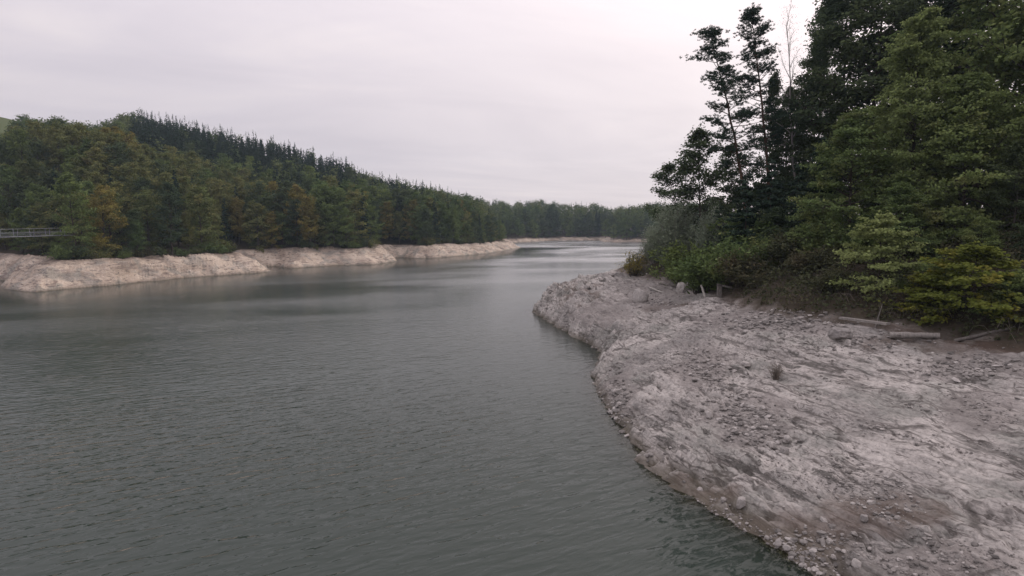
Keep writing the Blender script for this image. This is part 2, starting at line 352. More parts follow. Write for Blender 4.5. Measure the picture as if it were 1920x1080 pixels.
def pmask(x, y, z, lst):
    u, v = proj(x, y, z); m = np.zeros(np.shape(x))
    wu = u + 30 * fbm(x * .35, y * .35, 3, 71); wv = v + 18 * fbm(x * .35, y * .35, 3, 72)
    for a, b, ru, rv in lst: m = np.maximum(m, 1 - sst(0.6, 1.15, np.hypot((wu - a) / ru, (wv - b) / rv)))
    return m
def zbase(x, y):
    ds = sd(x, y, S_RIGHT); dv = sd(x, y, V_RIGHT)
    ds = ds + 0.9 * fbm(x * .22, y * .22, 3, 5) * sst(0.0, 4.0, np.abs(ds)) + 0.25 * fbm(x * .9, y * .9, 3, 6) - 1.3 * (1 - sst(18, 34, np.hypot(x - TIP[0], y - TIP[1]))) * (np.abs(pn(x * .42, y * .42, 7)) + .5 * np.abs(pn(x * 1.1, y * 1.1, 8)) - .35) * sst(-.5, 1.5, ds)
    t = np.clip(ds, 0, None) / (np.clip(ds, 0, None) + np.clip(-dv, 0, None) + 1e-6)
    dt = np.hypot(x - TIP[0], y - TIP[1])
    e = 0.10 + 0.32 * (1 - sst(16, 42, dt)) + 0.13 * (1 - sst(48, 66, dt))
    e = np.clip(e, 0.05, 0.5)
    w = 0.16
    g = e * (1 - np.exp(-t / (w * 0.45))) + (1 - e) * t
    z = 6.0 * g
    cap = 12.0 + 7.0 * sst(85, 55, y) + 4 * sst(30, 60, x)
    rise = np.clip(dv, 0, None) * 0.62
    z = np.where(dv > 0, 6.0 + cap * 0.62 * (1 - np.exp(-rise / (cap * 0.62))), z)
    z = np.where(ds < 0, np.maximum(ds * 0.55, -7.0), z)
    return z, ds, dv, t
def zright(x, y, full=False):
    x = np.asarray(x, float); y = np.asarray(y, float)
    z, ds, dv, t = zbase(x, y)
    a = x * STR[0] + y * STR[1]; b = x * -STR[1] + y * STR[0]
    sm = pmask(x, y, z, SCREE); so_ = pmask(x, y, z, SOIL)
    slab = pmask(x, y, z, SLAB)
    rock = sst(-1.5, 1.0, ds) * (1 - sst(-1.0, 2.0, dv)) * (1 - 0.75 * sm) * (1 - 0.6 * so_)
    q = b + 1.9 * fbm(a * .06, b * .10, 3, 11) + 0.5 * fbm(a * .3, b * .3, 3, 12)
    det = 0
    for per, amp, s in ((3.3, .70, 21), (1.5, .42, 22), (.66, .18, 23)):
        f = q / per + 0.35 * fbm(a / per * .22, b / per * .4, 2, s); f = f - np.floor(f)
        saw = np.where(f < .16, f / .16, (1 - f) / .84)
        msk = sst(-0.25, 0.45, fbm(a / per * .18, b / per * .3, 2, s + 5))
        det = det + amp * (saw - .45) * (0.25 + 0.75 * msk)
    # plates broken out of the slab to different depths
    pa = a * .17 + .5 * fbm(a * .2, b * .3, 2, 34); pq = q * .7 + .3 * fbm(a * .5, b * .5, 2, 35)
    det = det + .30 * (_h(np.floor(pa), np.floor(pq), 36) - .5) + .16 * (_h(np.floor(pa * 2.7), np.floor(pq * 2.4), 37) - .5)
    # joints: along the beds and across them
    j1 = pn(a * .13 + 3, q * .55, 31); j2 = pn(a * .42, b * .16 + 5, 32); j3 = pn(a * .3 + b * .3, b * .5 - a * .2, 33)
    det = det - .34 * np.exp(-(j1 / .035) ** 2) - .16 * np.exp(-(j2 / .03) ** 2) - .2 * np.exp(-(j3 / .045) ** 2)
    det = det * (1 - .62 * slab)
    # rounded knobs and hollows, stronger on the steep rim
    rim = np.exp(-np.clip(t, 0, 1) / .16)
    bl = np.abs(fbm(x * .45, y * .45, 4, 41)); det = det + (0.02 + 0.8 * rim) * (bl - .3) + .22 * fbm(x * .16, y * .16, 3, 45)
    det = det + (0.02 + .12 * rim) * fbm(x * 1.3, y * 1.3, 3, 43) + .10 * pn(a * .35, q * 1.3, 44)
    z2 = z + rock * det + (sm * .16) * fbm(x * 1.5, y * 1.5, 4, 51) + .05 * fbm(x * 2.2, y * 2.2, 2, 53) + sst(0, 4, dv) * .5 * fbm(x * .3, y * .3, 3, 54)
    # joint-bounded blocks along the rim, tallest at the outer end
    tn = 1 - sst(22, 40, np.hypot(x - TIP[0], y - TIP[1])); wy = y * .42 + .6 * fbm(x * .3, y * .2, 2, 62) + .12 * x; wx = x * .55 + .5 * fbm(x * .2, y * .3, 2, 63)
    blk = _h(np.floor(wy), np.floor(wx), 64) - .5 + .5 * (_h(np.floor(wy * 2.3), np.floor(wx * 2.1), 65) - .5)
    rb = sst(.3, 1.2, ds) * (1 - sst(.22, .42, t)); fy = wy - np.floor(wy); crack = np.exp(-((fy - .5 + .5 * np.sign(fy - .5) * -1) / .06) ** 2)
    z2 = z2 + rock * rb * ((.28 + .95 * tn) * blk - (.15 + .55 * tn) * crack)
    tipk = np.exp(-((x - TIP[0] - 4) ** 2 + (y - TIP[1] + 3) ** 2) / 60.)
    z2 = z2 + rock * tipk * 1.1 * np.abs(fbm(x * .7, y * .35, 3, 61))
    if full: return z2, ds, dv, t, sm, so_
    return z2
RG = {}
def zfast(x, y):
    """height read back from the finished bank mesh"""
    x = np.asarray(x, float); y = np.asarray(y, float); a = x * STR[0] + y * STR[1]; b = x * -STR[1] + y * STR[0]
    fi = np.interp(a, RG['a'], np.arange(len(RG['a']))); fj = np.interp(b, RG['b'], np.arange(len(RG['b'])))
    i = np.minimum(fi.astype(int), len(RG['a']) - 2); j = np.minimum(fj.astype(int), len(RG['b']) - 2); a = fi - i; b = fj - j; Z = RG['Z']
    return (Z[i, j] * (1 - b) + Z[i, j + 1] * b) * (1 - a) + (Z[i + 1, j] * (1 - b) + Z[i + 1, j + 1] * b) * a
def hitright(u, v, n=40):
    u = np.asarray(u, float); v = np.asarray(v, float); z = np.full(u.shape, 3.0)
    for i in range(n):
        x, y = P(u, v, z); z = z + 0.45 * (np.clip(zfast(x, y), -1, 12) - z)
    x, y = P(u, v, z); return x, y, zfast(x, y)

def grid_faces(nr, nc):
    i, j = np.meshgrid(np.arange(nr - 1), np.arange(nc - 1), indexing='ij'); i = i.ravel(); j = j.ravel()
    return np.stack([i * nc + j, i * nc + j + 1, (i + 1) * nc + j + 1, (i + 1) * nc + j], 1)
def keep(V, F, ok, extra):
    F = F[ok]; used = np.unique(F); mp = np.full(len(V), -1); mp[used] = np.arange(len(used))
    return V[used], mp[F], [e[used] for e in extra]
def build_right():
    # grid laid along the beds: fine across them, coarser along them
    ga = np.concatenate([np.arange(-215, -96, 1.1), np.arange(-96, -2, .29), np.arange(-2, 30, .8)])
    gb = np.concatenate([np.arange(4, 18, .35), np.arange(18, 54, .078), np.arange(54, 70, .3), np.arange(70, 240, 1.6)])
    A_, B_ = np.meshgrid(ga, gb, indexing='ij'); x = (A_ * STR[0] - B_ * STR[1]).ravel(); y = (A_ * STR[1] + B_ * STR[0]).ravel()
    z, ds, dv, t, sm, so_ = zright(x, y, True)
    RG.update(a=ga, b=gb, Z=z.reshape(len(ga), len(gb)))
    V = np.stack([x, y, z], 1); F = grid_faces(len(ga), len(gb))
    wet = np.exp(-(np.clip(z - .1 - .25 * fbm(x * .5, y * .5, 3, 83), 0, None) / .42) ** 2) * (ds > -3); soil = np.clip(.7 * so_ + .8 * sst(-1.2, .6, dv) * (1 - sst(0, 3, dv)), 0, 1)
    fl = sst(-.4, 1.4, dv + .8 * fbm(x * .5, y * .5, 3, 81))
    ok = (z[F].max(1) > -3.0) & (y[F].max(1) > 4)
    V, F, (wet, soil, sm, fl) = keep(V, F, ok, [wet, soil, sm, fl])
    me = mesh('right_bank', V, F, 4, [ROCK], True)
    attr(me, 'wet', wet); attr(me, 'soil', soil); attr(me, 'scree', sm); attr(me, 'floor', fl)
    obj('rocky_bank', me, kind='structure', label='bare sandstone bank sloping down to the water on the right')
build_right()

# ------------------------------------------------------------------ left and far shore
SH = px([(5, 541), (40, 546), (67, 548), (130, 541), (207, 535), (333, 522), (444, 514), (482, 511.5), (508, 509), (497, 500), (516, 499), (545, 503), (639, 497), (700, 496), (744, 490), (736, 484), (752, 482.5), (775, 485), (828, 483), (916, 475), (960, 467.5)], 0)
FAR = px([(919, 456), (950, 455.6), (996, 453.6), (1037, 451.6), (1121, 450.4), (1130, 453.6), (1154, 454.6), (1202, 454.6)], 0)
S_LEFT = [(-900, 330), (-300, 205), (-190, 172), (-135, 152), (-122, 143), (-116, 132)] + SH + [(6, 352), (-12, 380), (-24, 405)] + FAR + [(150, 430), (260, 440), (700, 500), (900, 1500), (-1500, 1500), (-1500, 330)]
GC = []
for u, y, z in [(60, 185, 25), (160, 190, 27), (230, 195, 24), (0, 180, 22), (-150, 190, 22), (-400, 260, 40), (330, 195, 9), (430, 200, 8), (505, 235, 9), (500, 280, 20), (300, 240, 22), (400, 260, 22),
                (260, 300, 43), (340, 305, 42), (400, 320, 39), (480, 335, 38), (560, 340, 34), (640, 345, 27.5), (690, 350, 19), (560, 250, 16), (620, 280, 16), (660, 300, 15),
                (750, 385, 19.5), (800, 395, 15), (850, 395, 10), (890, 390, 7), (760, 330, 13), (700, 270, 8), (0, 350, 76), (-200, 330, 80), (60, 345, 69), (110, 330, 60), (175, 335, 60), (-600, 380, 80),
                (0, 500, 78), (300, 480, 52), (600, 520, 38), (700, 600, 34), (800, 560, 25), (880, 560, 20), (950, 560, 13), (1050, 590, 14), (1150, 570, 9), (1210, 490, 8), (1260, 520, 12), (900, 700, 30), (1100, 720, 22), (1300, 700, 25), (500, 800, 50), (0, 900, 80), (900, 1100, 32), (1400, 1000, 40)]:
    GC.append((float(D(u, y, z)), y, z))
for q in S_LEFT[1:6] + SH + FAR[:-1]: GC.append((q[0] - 3, q[1] + 12, 6.5))
GC = np.array(GC)
_A = np.hypot(GC[:, None, 0] - GC[None, :, 0], GC[:, None, 1] - GC[None, :, 1]); _W = np.linalg.solve(np.block([[_A, np.ones((len(GC), 1))], [np.ones((1, len(GC))), np.zeros((1, 1))]]), np.append(GC[:, 2], 0))
def zleft(x, y, full=False):
    x = np.asarray(x, float); y = np.asarray(y, float); sh = x.shape; x = x.ravel(); y = y.ravel()
    d0 = sd(x, y, S_LEFT)
    d = d0 + 2.0 * fbm(x * .05, y * .05, 3, 91) * sst(0, 5, np.abs(d0)) + .35 * fbm(x * .2, y * .2, 2, 92)
    r = np.full(x.shape, _W[-1])
    for i in range(len(GC)): r = r + _W[i] * np.hypot(x - GC[i, 0], y - GC[i, 1])
    w = 8.0 + 3.0 * pn(x * .02, y * .02, 93)
    tt = np.clip(d / w, 0, 1)
    bh = 5.6 - 1.5 * sst(210, 320, y) - 1.5 * sst(390, 430, y)
    z = bh * (0.75 * tt + 0.25 * (1 - (1 - tt) ** 2)) + np.maximum(r - bh, 0.4) * sst(0, 14, d - w)
    band = sst(-1, 1, d) * (1 - sst(w - 1, w + 4, d))
    led = z / 1.3 + .8 * fbm(x * .06, y * .06, 3, 94); fr = led - np.floor(led)
    sa = x * .45 + y * .9 + 3 * fbm(x * .06, y * .06, 2, 98); na = d + 1.2 * fbm(x * .1, y * .1, 2, 99)
    z = z + band * (1.0 * (_h(np.floor(sa / 10), np.floor(na / 4), 100) - .5) + .5 * (_h(np.floor(sa / 3.6), np.floor(na / 1.7), 103) - .5) + .3 * (np.where(fr < .7, fr / .7, (1 - fr) / .3) - .5) + .7 * (np.abs(fbm(x * .10, y * .10, 4, 95)) - .3) - .35 * np.exp(-(pn(x * .07, y * .07, 96) / .06) ** 2))
    z = np.minimum(np.where(d < 0, np.maximum(d * .5, -7), z), 96)
    if full: return z.reshape(sh), d.reshape(sh), w.reshape(sh)
    return z.reshape(sh)
def build_left():
    ys = [108.0]
    while ys[-1] < 700: ys.append(ys[-1] * (1.0045 if ys[-1] < 360 else 1.012))
    ys = np.array(ys); ta = np.concatenate([np.linspace(-2.2, -1.0, 60, endpoint=False), np.linspace(-1.0, .02, 620), np.linspace(.024, .32, 100), np.linspace(.34, 1.6, 30)])
    Y, T = np.meshgrid(ys, ta, indexing='ij'); x = np.clip(Y * T, -900, 900).ravel(); y = Y.ravel()
    z, d, w = zleft(x, y, True)
    V = np.stack([x, y, z], 1); F = grid_faces(len(ys), len(ta)); ok = z[F].max(1) > -2.5
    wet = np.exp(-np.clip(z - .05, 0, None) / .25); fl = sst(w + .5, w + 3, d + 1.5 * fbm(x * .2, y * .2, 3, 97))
    u, v = proj(x, y, np.maximum(z, 0)); md = sst(44, 56, z) * (1 - sst(215, 250, u)); soil = sst(w - 2.2, w + 1, d) * .7
    V, F, (wet, fl, md, soil) = keep(V, F, ok, [wet, fl, md, soil])
    me = mesh('hillside', V, F, 4, [FARROCK], True); attr(me, 'wet', wet); attr(me, 'soil', soil); attr(me, 'scree', np.zeros(len(V))); attr(me, 'floor', fl * (1 - md)); attr(me, 'meadow', md)
    obj('hillside', me, kind='structure', label='wooded hills rising behind the pale drawdown band of the far shore')
build_left()

# ------------------------------------------------------------------ water and lake bed
def build_water():
    ys = np.concatenate([[-60, -10], np.geomspace(6, 130, 230), np.geomspace(134, 700, 90)])
    ta = np.linspace(-1.5, 1.6, 330)
    Y, T = np.meshgrid(ys, ta, indexing='ij'); X = np.clip(np.where(Y < 40, 40 * T, Y * T), -990, 990); x = X.ravel(); y = Y.ravel()
    zr = np.where(x > -10, zbase(x, y)[0], -7); zl = np.where(y > 100, zleft(x, y), -7); dep = -np.maximum(zr, zl)
    V = np.stack([x, y, np.zeros_like(x)], 1)
    me = mesh('water', V, grid_faces(len(ys), len(ta)), 4, [WATER], True)
    attr(me, 'murk', 1 - np.exp(-np.clip(dep, 0, None) / .55)); lee = np.where(y > 90, dpoly(x, y, S_LEFT[1:6] + SH), 200.); attr(me, 'breeze', .25 + .75 * sst(2, 40, lee + 8 * fbm(x * .04, y * .04, 3, 131))); attr(me, 'chop', np.clip((34 / np.maximum(y, 34)) ** 1.15, .02, 1))
    obj('lake', me, kind='structure', label='rippled grey-green lake')
    gm, N, L, out = mat('silt'); d = N.new('ShaderNodeBsdfDiffuse'); g = N.new('ShaderNodeNewGeometry')
    L.new(nramp(N, L, nnoise(N, L, g.outputs['Position'], .2), [(.3, (.05, .04, .03)), (.7, (.09, .075, .06))]), d.inputs[0]); L.new(d.outputs[0], out.inputs[0])
    r = 1000; obj('ground', mesh('ground', [(-r, -150, -7.5), (r, -150, -7.5), (r, 800, -7.5), (-r, 800, -7.5)], [[0, 1, 2, 3]], 4, [gm]), kind='structure')
build_water()

# ------------------------------------------------------------------ tree builders
def leaves(rng, C, size, aspect=.55, up=1.0, var=.35, axis=None, out=None):
    n = len(C); nr = rng.normal(0, 1, (n, 3)) * .6; nr[:, 2] += up
    if out is not None: nr = nr + out
    nr = nr + 0.0; nr /= np.linalg.norm(nr, axis=1)[:, None]
    t = rng.normal(0, 1, (n, 3)) if axis is None else axis + rng.normal(0, .35, (n, 3))
    t -= (t * nr).sum(1)[:, None] * nr; t /= np.linalg.norm(t, axis=1)[:, None] + 1e-9; b = np.cross(nr, t)
    s = (size * (1 + rng.uniform(-var, var, n)))[:, None]; C = np.asarray(C)
    V = np.stack([C - t * s * .5, C + b * s * aspect * .5 - nr * s * .06, C + t * s * .5, C - b * s * aspect * .5 - nr * s * .06], 1).reshape(-1, 3)
    return V, np.arange(4 * n).reshape(-1, 4)
def unit(v): return v / (np.linalg.norm(v) + 1e-9)
def broadleaf(name, seed, H, R, hb, nl, nsec, leaf, nleaf, spread, flat=.4, tr=.28, lean=(0, 0), upang=(5, 62), shape=.75, fine=True, sub=2, bark=None, aspect=.6):
    rng = np.random.default_rng(seed); w = Q()
    n = 10; ts = np.linspace(0, 1, n); tp = np.stack([lean[0] * ts ** 1.4, lean[1] * ts ** 1.4, ts * H * .95], 1)
    tp[1:-1, :2] += np.cumsum(rng.normal(0, H * .006, (n - 2, 2)), 0)
    w.tube(tp, tr * (1 - ts * .93) * np.where(ts == 0, 1.35, 1), 7 if fine else 5, False)
    C = []; A = []
    az0 = rng.uniform(0, 6.28)
    for i in range(nl):
        t = hb + (.985 - hb) * (i + rng.uniform(0, 1)) / nl; base = np.array([np.interp(t, ts, tp[:, k]) for k in range(3)])
        hr = (t - hb) / (1 - hb); env = R * (max(.16, sin(pi * min(1, .16 + .84 * hr ** shape)) ** .75) if fine else max(.3, 1 - ((hr - .42) / .62) ** 2) ** .5)
        az = az0 + i * 2.4 + rng.normal(0, .35); el = radians(upang[0] + (upang[1] - upang[0]) * hr ** 1.1 + rng.normal(0, 9)); Ln = env * rng.uniform(.72, 1.18)
        dr = np.array([cos(az) * cos(el), sin(az) * cos(el), sin(el)]); m = 6; pts = [base]; d = dr.copy()
        for k in range(m - 1):
            d = unit(d + rng.normal(0, .13, 3) + np.array([0, 0, .05 if hr > .3 else -.03])); pts.append(pts[-1] + d * Ln / (m - 1))
        pts = np.array(pts); r0 = max(.02, tr * (1 - t) * .5 + .02); w.tube(pts, r0 * np.linspace(1, .15, m), 5 if fine else 4, False)
        for j in range(nsec):
            s = .22 + .78 * (j + rng.uniform(0, 1)) / nsec; b0 = np.array([np.interp(s, np.linspace(0, 1, m), pts[:, k]) for k in range(3)])
            tg = unit(pts[min(m - 1, int(s * (m - 1)) + 1)] - pts[int(s * (m - 1) * .999)]); side = unit(np.cross(tg, [0, 0, 1.])) * (1 if j % 2 else -1)
            L2 = Ln * .5 * (1.15 - .7 * s) * rng.uniform(.7, 1.2); d2 = unit(tg * .65 + side * rng.uniform(.5, 1.0) + np.array([0, 0, rng.normal(.05, .2)]))
            mid = b0 + d2 * L2 * .55 + np.array([0, 0, .04 * L2]); end = b0 + d2 * L2 + np.array([0, 0, -.05 * L2])
            if fine: w.tube([b0, mid, end], r0 * .35 * np.array([1, .6, .15]), 3, False)
            for q in range(sub * 2):
                f = rng.uniform(.2, 1); p = b0 + (end - b0) * f; side2 = unit(np.cross(d2, [0, 0, 1.])) * rng.choice([-1, 1])
                e2 = p + unit(d2 * .7 + side2) * L2 * .35 * rng.uniform(.4, 1.1) + np.array([0, 0, rng.normal(0, .1) * L2])
                for g in (.15, .5, .85, 1.0): C.append(p + (e2 - p) * g); A.append(d2)
            C.append(end); A.append(d2)
    for k in range(10):
        C.append(tp[-1] + rng.normal(0, .25, 3) + np.array([0, 0, .3])); A.append(np.array([0, 0, 1.]))
    C = np.array(C); A = np.array(A); ix = rng.integers(0, len(C), nleaf)
    cc = C[ix] + rng.normal(0, 1, (nleaf, 3)) * np.array([spread, spread, spread * flat])
    ctr = np.array([lean[0] * .5, lean[1] * .5, H * (hb + .42 * (1 - hb))]); o_ = (cc - ctr) / np.array([R, R, H * .45]); o_ /= np.linalg.norm(o_, axis=1)[:, None] + 1e-6
    V, F = leaves(rng, cc, leaf, aspect, .7 if fine else .35, .35, A[ix] * .6, o_ * (.5 if fine else 1.0))
    return dict(trunk=w.mesh(name + '_trunk', [bark or BARK], True), crown=mesh(name + '_crown', V, F, 4, [L_GREEN]), H=H, R=R)
def spruce(name, seed, H, R, nq, size, hb=.1, fine=False, droop=.35, power=.75):
    rng = np.random.default_rng(seed); w = Q(); ts = np.linspace(0, 1, 7)
    w.tube(np.stack([0 * ts, 0 * ts, ts * H], 1), H * .011 * (1 - ts * .97), 6 if fine else 4, False)
    nw = int(H * (1.5 if fine else 1.1)); hw = hb + (1 - hb) * (np.arange(nw) + .3) / nw
    nb = 6; az = rng.uniform(0, 6.28, (nw, nb)); ln = rng.uniform(.7, 1.12, (nw, nb))
    pw = (1 - hw + .22); wi = rng.choice(nw, nq, p=pw / pw.sum()); bi = rng.integers(0, nb, nq)
    Lb = R * (1 - hw[wi] + .05) ** power * ln[wi, bi]; s = rng.uniform(.08, 1, nq) ** .8
    a = az[wi, bi]; r = s * Lb; off = rng.normal(0, .16, nq) * Lb * (1.1 - s) + rng.normal(0, .05, nq)
    x = np.cos(a) * r - np.sin(a) * off; y = np.sin(a) * r + np.cos(a) * off
    zj = rng.normal(0, .32, (nw, nb)); z = hw[wi] * H + zj[wi, bi] - r * droop + .18 * s ** 2 * Lb - np.abs(rng.normal(0, .1, nq)) * (.3 + .1 * Lb) + rng.normal(0, .06, nq)
    ax = np.stack([np.cos(a), np.sin(a), np.full(nq, -.25)], 1)
    V, F = leaves(rng, np.stack([x, y, z], 1), size * (.58 + .42 * np.clip((1 - hw[wi]) * 4, 0, 1)), .5, .7, .35, ax * 1.5, np.stack([np.cos(a), np.sin(a), 0 * a], 1) * .8)
    tq = np.array([[0, 0, H * (.955 + .012 * q)] for q in range(6)]) + rng.normal(0, .06, (6, 3)); V2, F2 = leaves(rng, tq, size * .8, .25, .2, .3, np.array([[0, 0, 2.]] * 6))
    V = np.vstack([V, V2]); F = np.vstack([F, F2 + nq * 4])
    if fine:
        for i in range(nw):
            for j in range(nb):
                Lb_ = R * (1 - hw[i] + .02) ** power * ln[i, j]; c, s_ = cos(az[i, j]), sin(az[i, j])
                if False: w.tube([[0, 0, hw[i] * H], [c * Lb_ * .6, s_ * Lb_ * .6, hw[i] * H - .6 * Lb_ * droop], [c * Lb_, s_ * Lb_, hw[i] * H - Lb_ * droop * .8]], [.03, .02, .008], 3, False)
    return dict(trunk=w.mesh(name + '_trunk', [BARK], True), crown=mesh(name + '_crown', V, F, 4, [L_SPRUCE]), H=H, R=R)
def pine(name, seed, H, top, bow, hb, R, ntuft, nbr, per=9):
    """leaning pine; top = horizontal offset of the tip, bow = sideways bow of the stem"""
    rng = np.random.default_rng(seed); w = Q(); n = 14; ts = np.linspace(0, 1, n)
    tp = np.stack([top[0] * ts + bow * np.sin(pi * ts), top[1] * ts, ts * H], 1); tp[1:-1, :2] += rng.normal(0, .06, (n - 2, 2))
    w.tube(tp, .30 * (1 - ts * .88), 8, False); T = []
    for i in range(nbr):
        t = hb + (1 - hb) * ((i + rng.uniform(0, 1)) / nbr) ** .9; b = np.array([np.interp(t, ts, tp[:, k]) for k in range(3)]); hr = (t - hb) / (1 - hb)
        az = i * 2.4 + rng.normal(0, .5); Ln = R * (1.0 - .55 * hr) * rng.uniform(.45, 1.15) * (.55 + .45 * min(1, hr * 4)); el = radians(rng.uniform(-12, 12) + 32 * hr)
        d = np.array([cos(az) * cos(el), sin(az) * cos(el), sin(el)]); p = [b]
        for k in range(5): d = unit(d + rng.normal(0, .16, 3) + [0, 0, .07]); p.append(p[-1] + d * Ln / 5)
        p = np.array(p); w.tube(p, np.linspace(.075 * (1.1 - .6 * hr), .015, 6), 4, False)
        if rng.uniform() < .12 and hr < .4: continue
        for k in range(max(5, int(ntuft / nbr * (Ln / R + .5)))):
            f = rng.uniform(.38, 1.0); q = np.array([np.interp(f, np.linspace(0, 1, 6), p[:, c]) for c in range(3)])
            T.append(q + rng.normal(0, 1, 3) * np.array([.46, .46, .17]) * (.7 + Ln * .13) + [0, 0, .10])
    for k in range(int(ntuft * .05)): T.append(tp[-1] + rng.normal(0, 1, 3) * [.5, .5, .4])
    T = np.array(T); C = np.repeat(T, per, 0); ax = rng.normal(0, 1, (len(C), 3)); ax[:, 2] = np.abs(ax[:, 2]) * .8 + .15; ax /= np.linalg.norm(ax, axis=1)[:, None]
    C = C + ax * .15; V, F = leaves(rng, C, .36, .20, .0, .3, ax * 3)
    return dict(trunk=w.mesh(name + '_trunk', [PINEBARK], True), crown=mesh(name + '_crown', V, F, 4, [L_PINE]), H=H, R=R)
def shrub(name, seed, H, R, nst, leaf, nleaf, m, spread=.25, aspect=.45, updir=.9, stemcol=None, flat=1.0):
    rng = np.random.default_rng(seed); w = Q(); C = []; A = []
    for i in range(nst):
        az = rng.uniform(0, 6.28); rr = R * rng.uniform(.15, 1.0); h = H * rng.uniform(.55, 1.05) * (1 - .35 * (rr / R) ** 2); p = []
        b = np.array([cos(az), sin(az), 0]) * R * .22 * rng.uniform(0, 1)
        for k in range(6):
            f = k / 5; p.append(b * (1 - f) + np.array([cos(az) * rr * f ** 1.25, sin(az) * rr * f ** 1.25, h * (f ** .85 if updir > .5 else sin(f * 2.2) * .9)]) + rng.normal(0, .05 * H * f, 3))
        p = np.array(p); w.tube(p, np.linspace(.02 + .006 * H, .006, 6), 3, False)
        for k in range(14):
            f = rng.uniform(.12, 1) ** .7; q = np.array([np.interp(f, np.linspace(0, 1, 6), p[:, c]) for c in range(3)]); C.append(q); A.append(unit(p[-1] - p[-3]))
    C = np.array(C); A = np.array(A); ix = rng.integers(0, len(C), nleaf); cc = C[ix] + rng.normal(0, spread, (nleaf, 3)) * np.array([1, 1, flat]); cc[:, 2] = np.maximum(cc[:, 2], .03)
    V, F = leaves(rng, cc, leaf, aspect, .8, .35, A[ix] * .8)
    return dict(trunk=w.mesh(name + '_stems', [stemcol or BARK], True), crown=mesh(name + '_leaves', V, F, 4, [m]), H=H, R=R)
def setmat(o, m):
    if m is None: return
    o.material_slots[0].link = 'OBJECT'; o.material_slots[0].material = m
def place(pr, name, loc, rz, sc, m, label, cat, group=None, tilt=(0, 0), parts=('trunk', 'crown')):
    r = obj(name, None, None, label, cat, group, None, loc, (tilt[0], tilt[1], rz), sc if isinstance(sc, tuple) else (sc, sc, sc)); r.empty_display_size = .5
    a = obj(parts[0], pr['trunk'], r); c = obj(parts[1], pr['crown'], r); setmat(c, m); return r

# ------------------------------------------------------------------ left and far forest
def bl(n, s, H, R, **k):
    a = dict(hb=.14, nl=30, nsec=7, leaf=.52, nleaf=5600, spread=.40, flat=.7, fine=False); a.update(k); return broadleaf(n, s, H, R, **a)
FB = [bl('beech_a', 1, 19, 5.4), bl('beech_b', 2, 21, 6.0, hb=.12), bl('ash_a', 3, 18, 4.6, hb=.2, upang=(20, 75)), bl('ash_b', 4, 22, 5.0, hb=.18, upang=(15, 72)), bl('lime_a', 5, 17, 5.8, hb=.1), bl('lime_b', 6, 20, 5.2, hb=.08, shape=.6)]
FC = [spruce('spruce_a', 11, 26, 4.3, 4200, .72), spruce('spruce_b', 12, 24, 3.8, 3800, .70), spruce('spruce_c', 13, 28, 4.7, 4400, .74, hb=.16), spruce('spruce_d', 14, 22, 4.0, 3600, .7, droop=.25)]
LB = [bl('low_a', 21, 19, 5.4, nl=18, nsec=5, leaf=1.15, nleaf=470, spread=.8), bl('low_b', 22, 21, 5.2, nl=18, nsec=5, leaf=1.15, nleaf=470, spread=.8)]
LC = [spruce('low_spruce_a', 23, 25, 3.9, 430, 1.2), spruce('low_spruce_b', 24, 27, 4.2, 430, 1.25)]
ORD = ['first', 'second', 'third', 'fourth', 'fifth', 'sixth', 'seventh', 'eighth', 'ninth', 'tenth', 'eleventh', 'twelfth', 'thirteenth', 'fourteenth', 'fifteenth', 'sixteenth', 'seventeenth', 'eighteenth', 'nineteenth', 'twentieth']
ORD += ['twenty-' + o for o in ORD[:9]] + ['thirtieth'] + ['thirty-' + o for o in ORD[:9]] + ['fortieth'] + ['forty-' + o for o in ORD[:9]] + ['fiftieth']
SKYL = np.array([(-60, 262), (30, 258), (38, 225), (50, 213), (75, 222), (110, 222), (150, 230), (190, 240), (215, 228), (255, 213), (300, 222), (345, 228), (385, 238), (420, 248), (480, 254), (540, 266), (580, 278), (640, 296), (680, 316), (692, 330), (740, 332), (760, 338), (800, 348), (850, 362), (880, 372), (940, 375), (960, 382), (1010, 377), (1050, 383), (1100, 383), (1140, 385), (1170, 390), (1210, 383), (1330, 378)], float).T
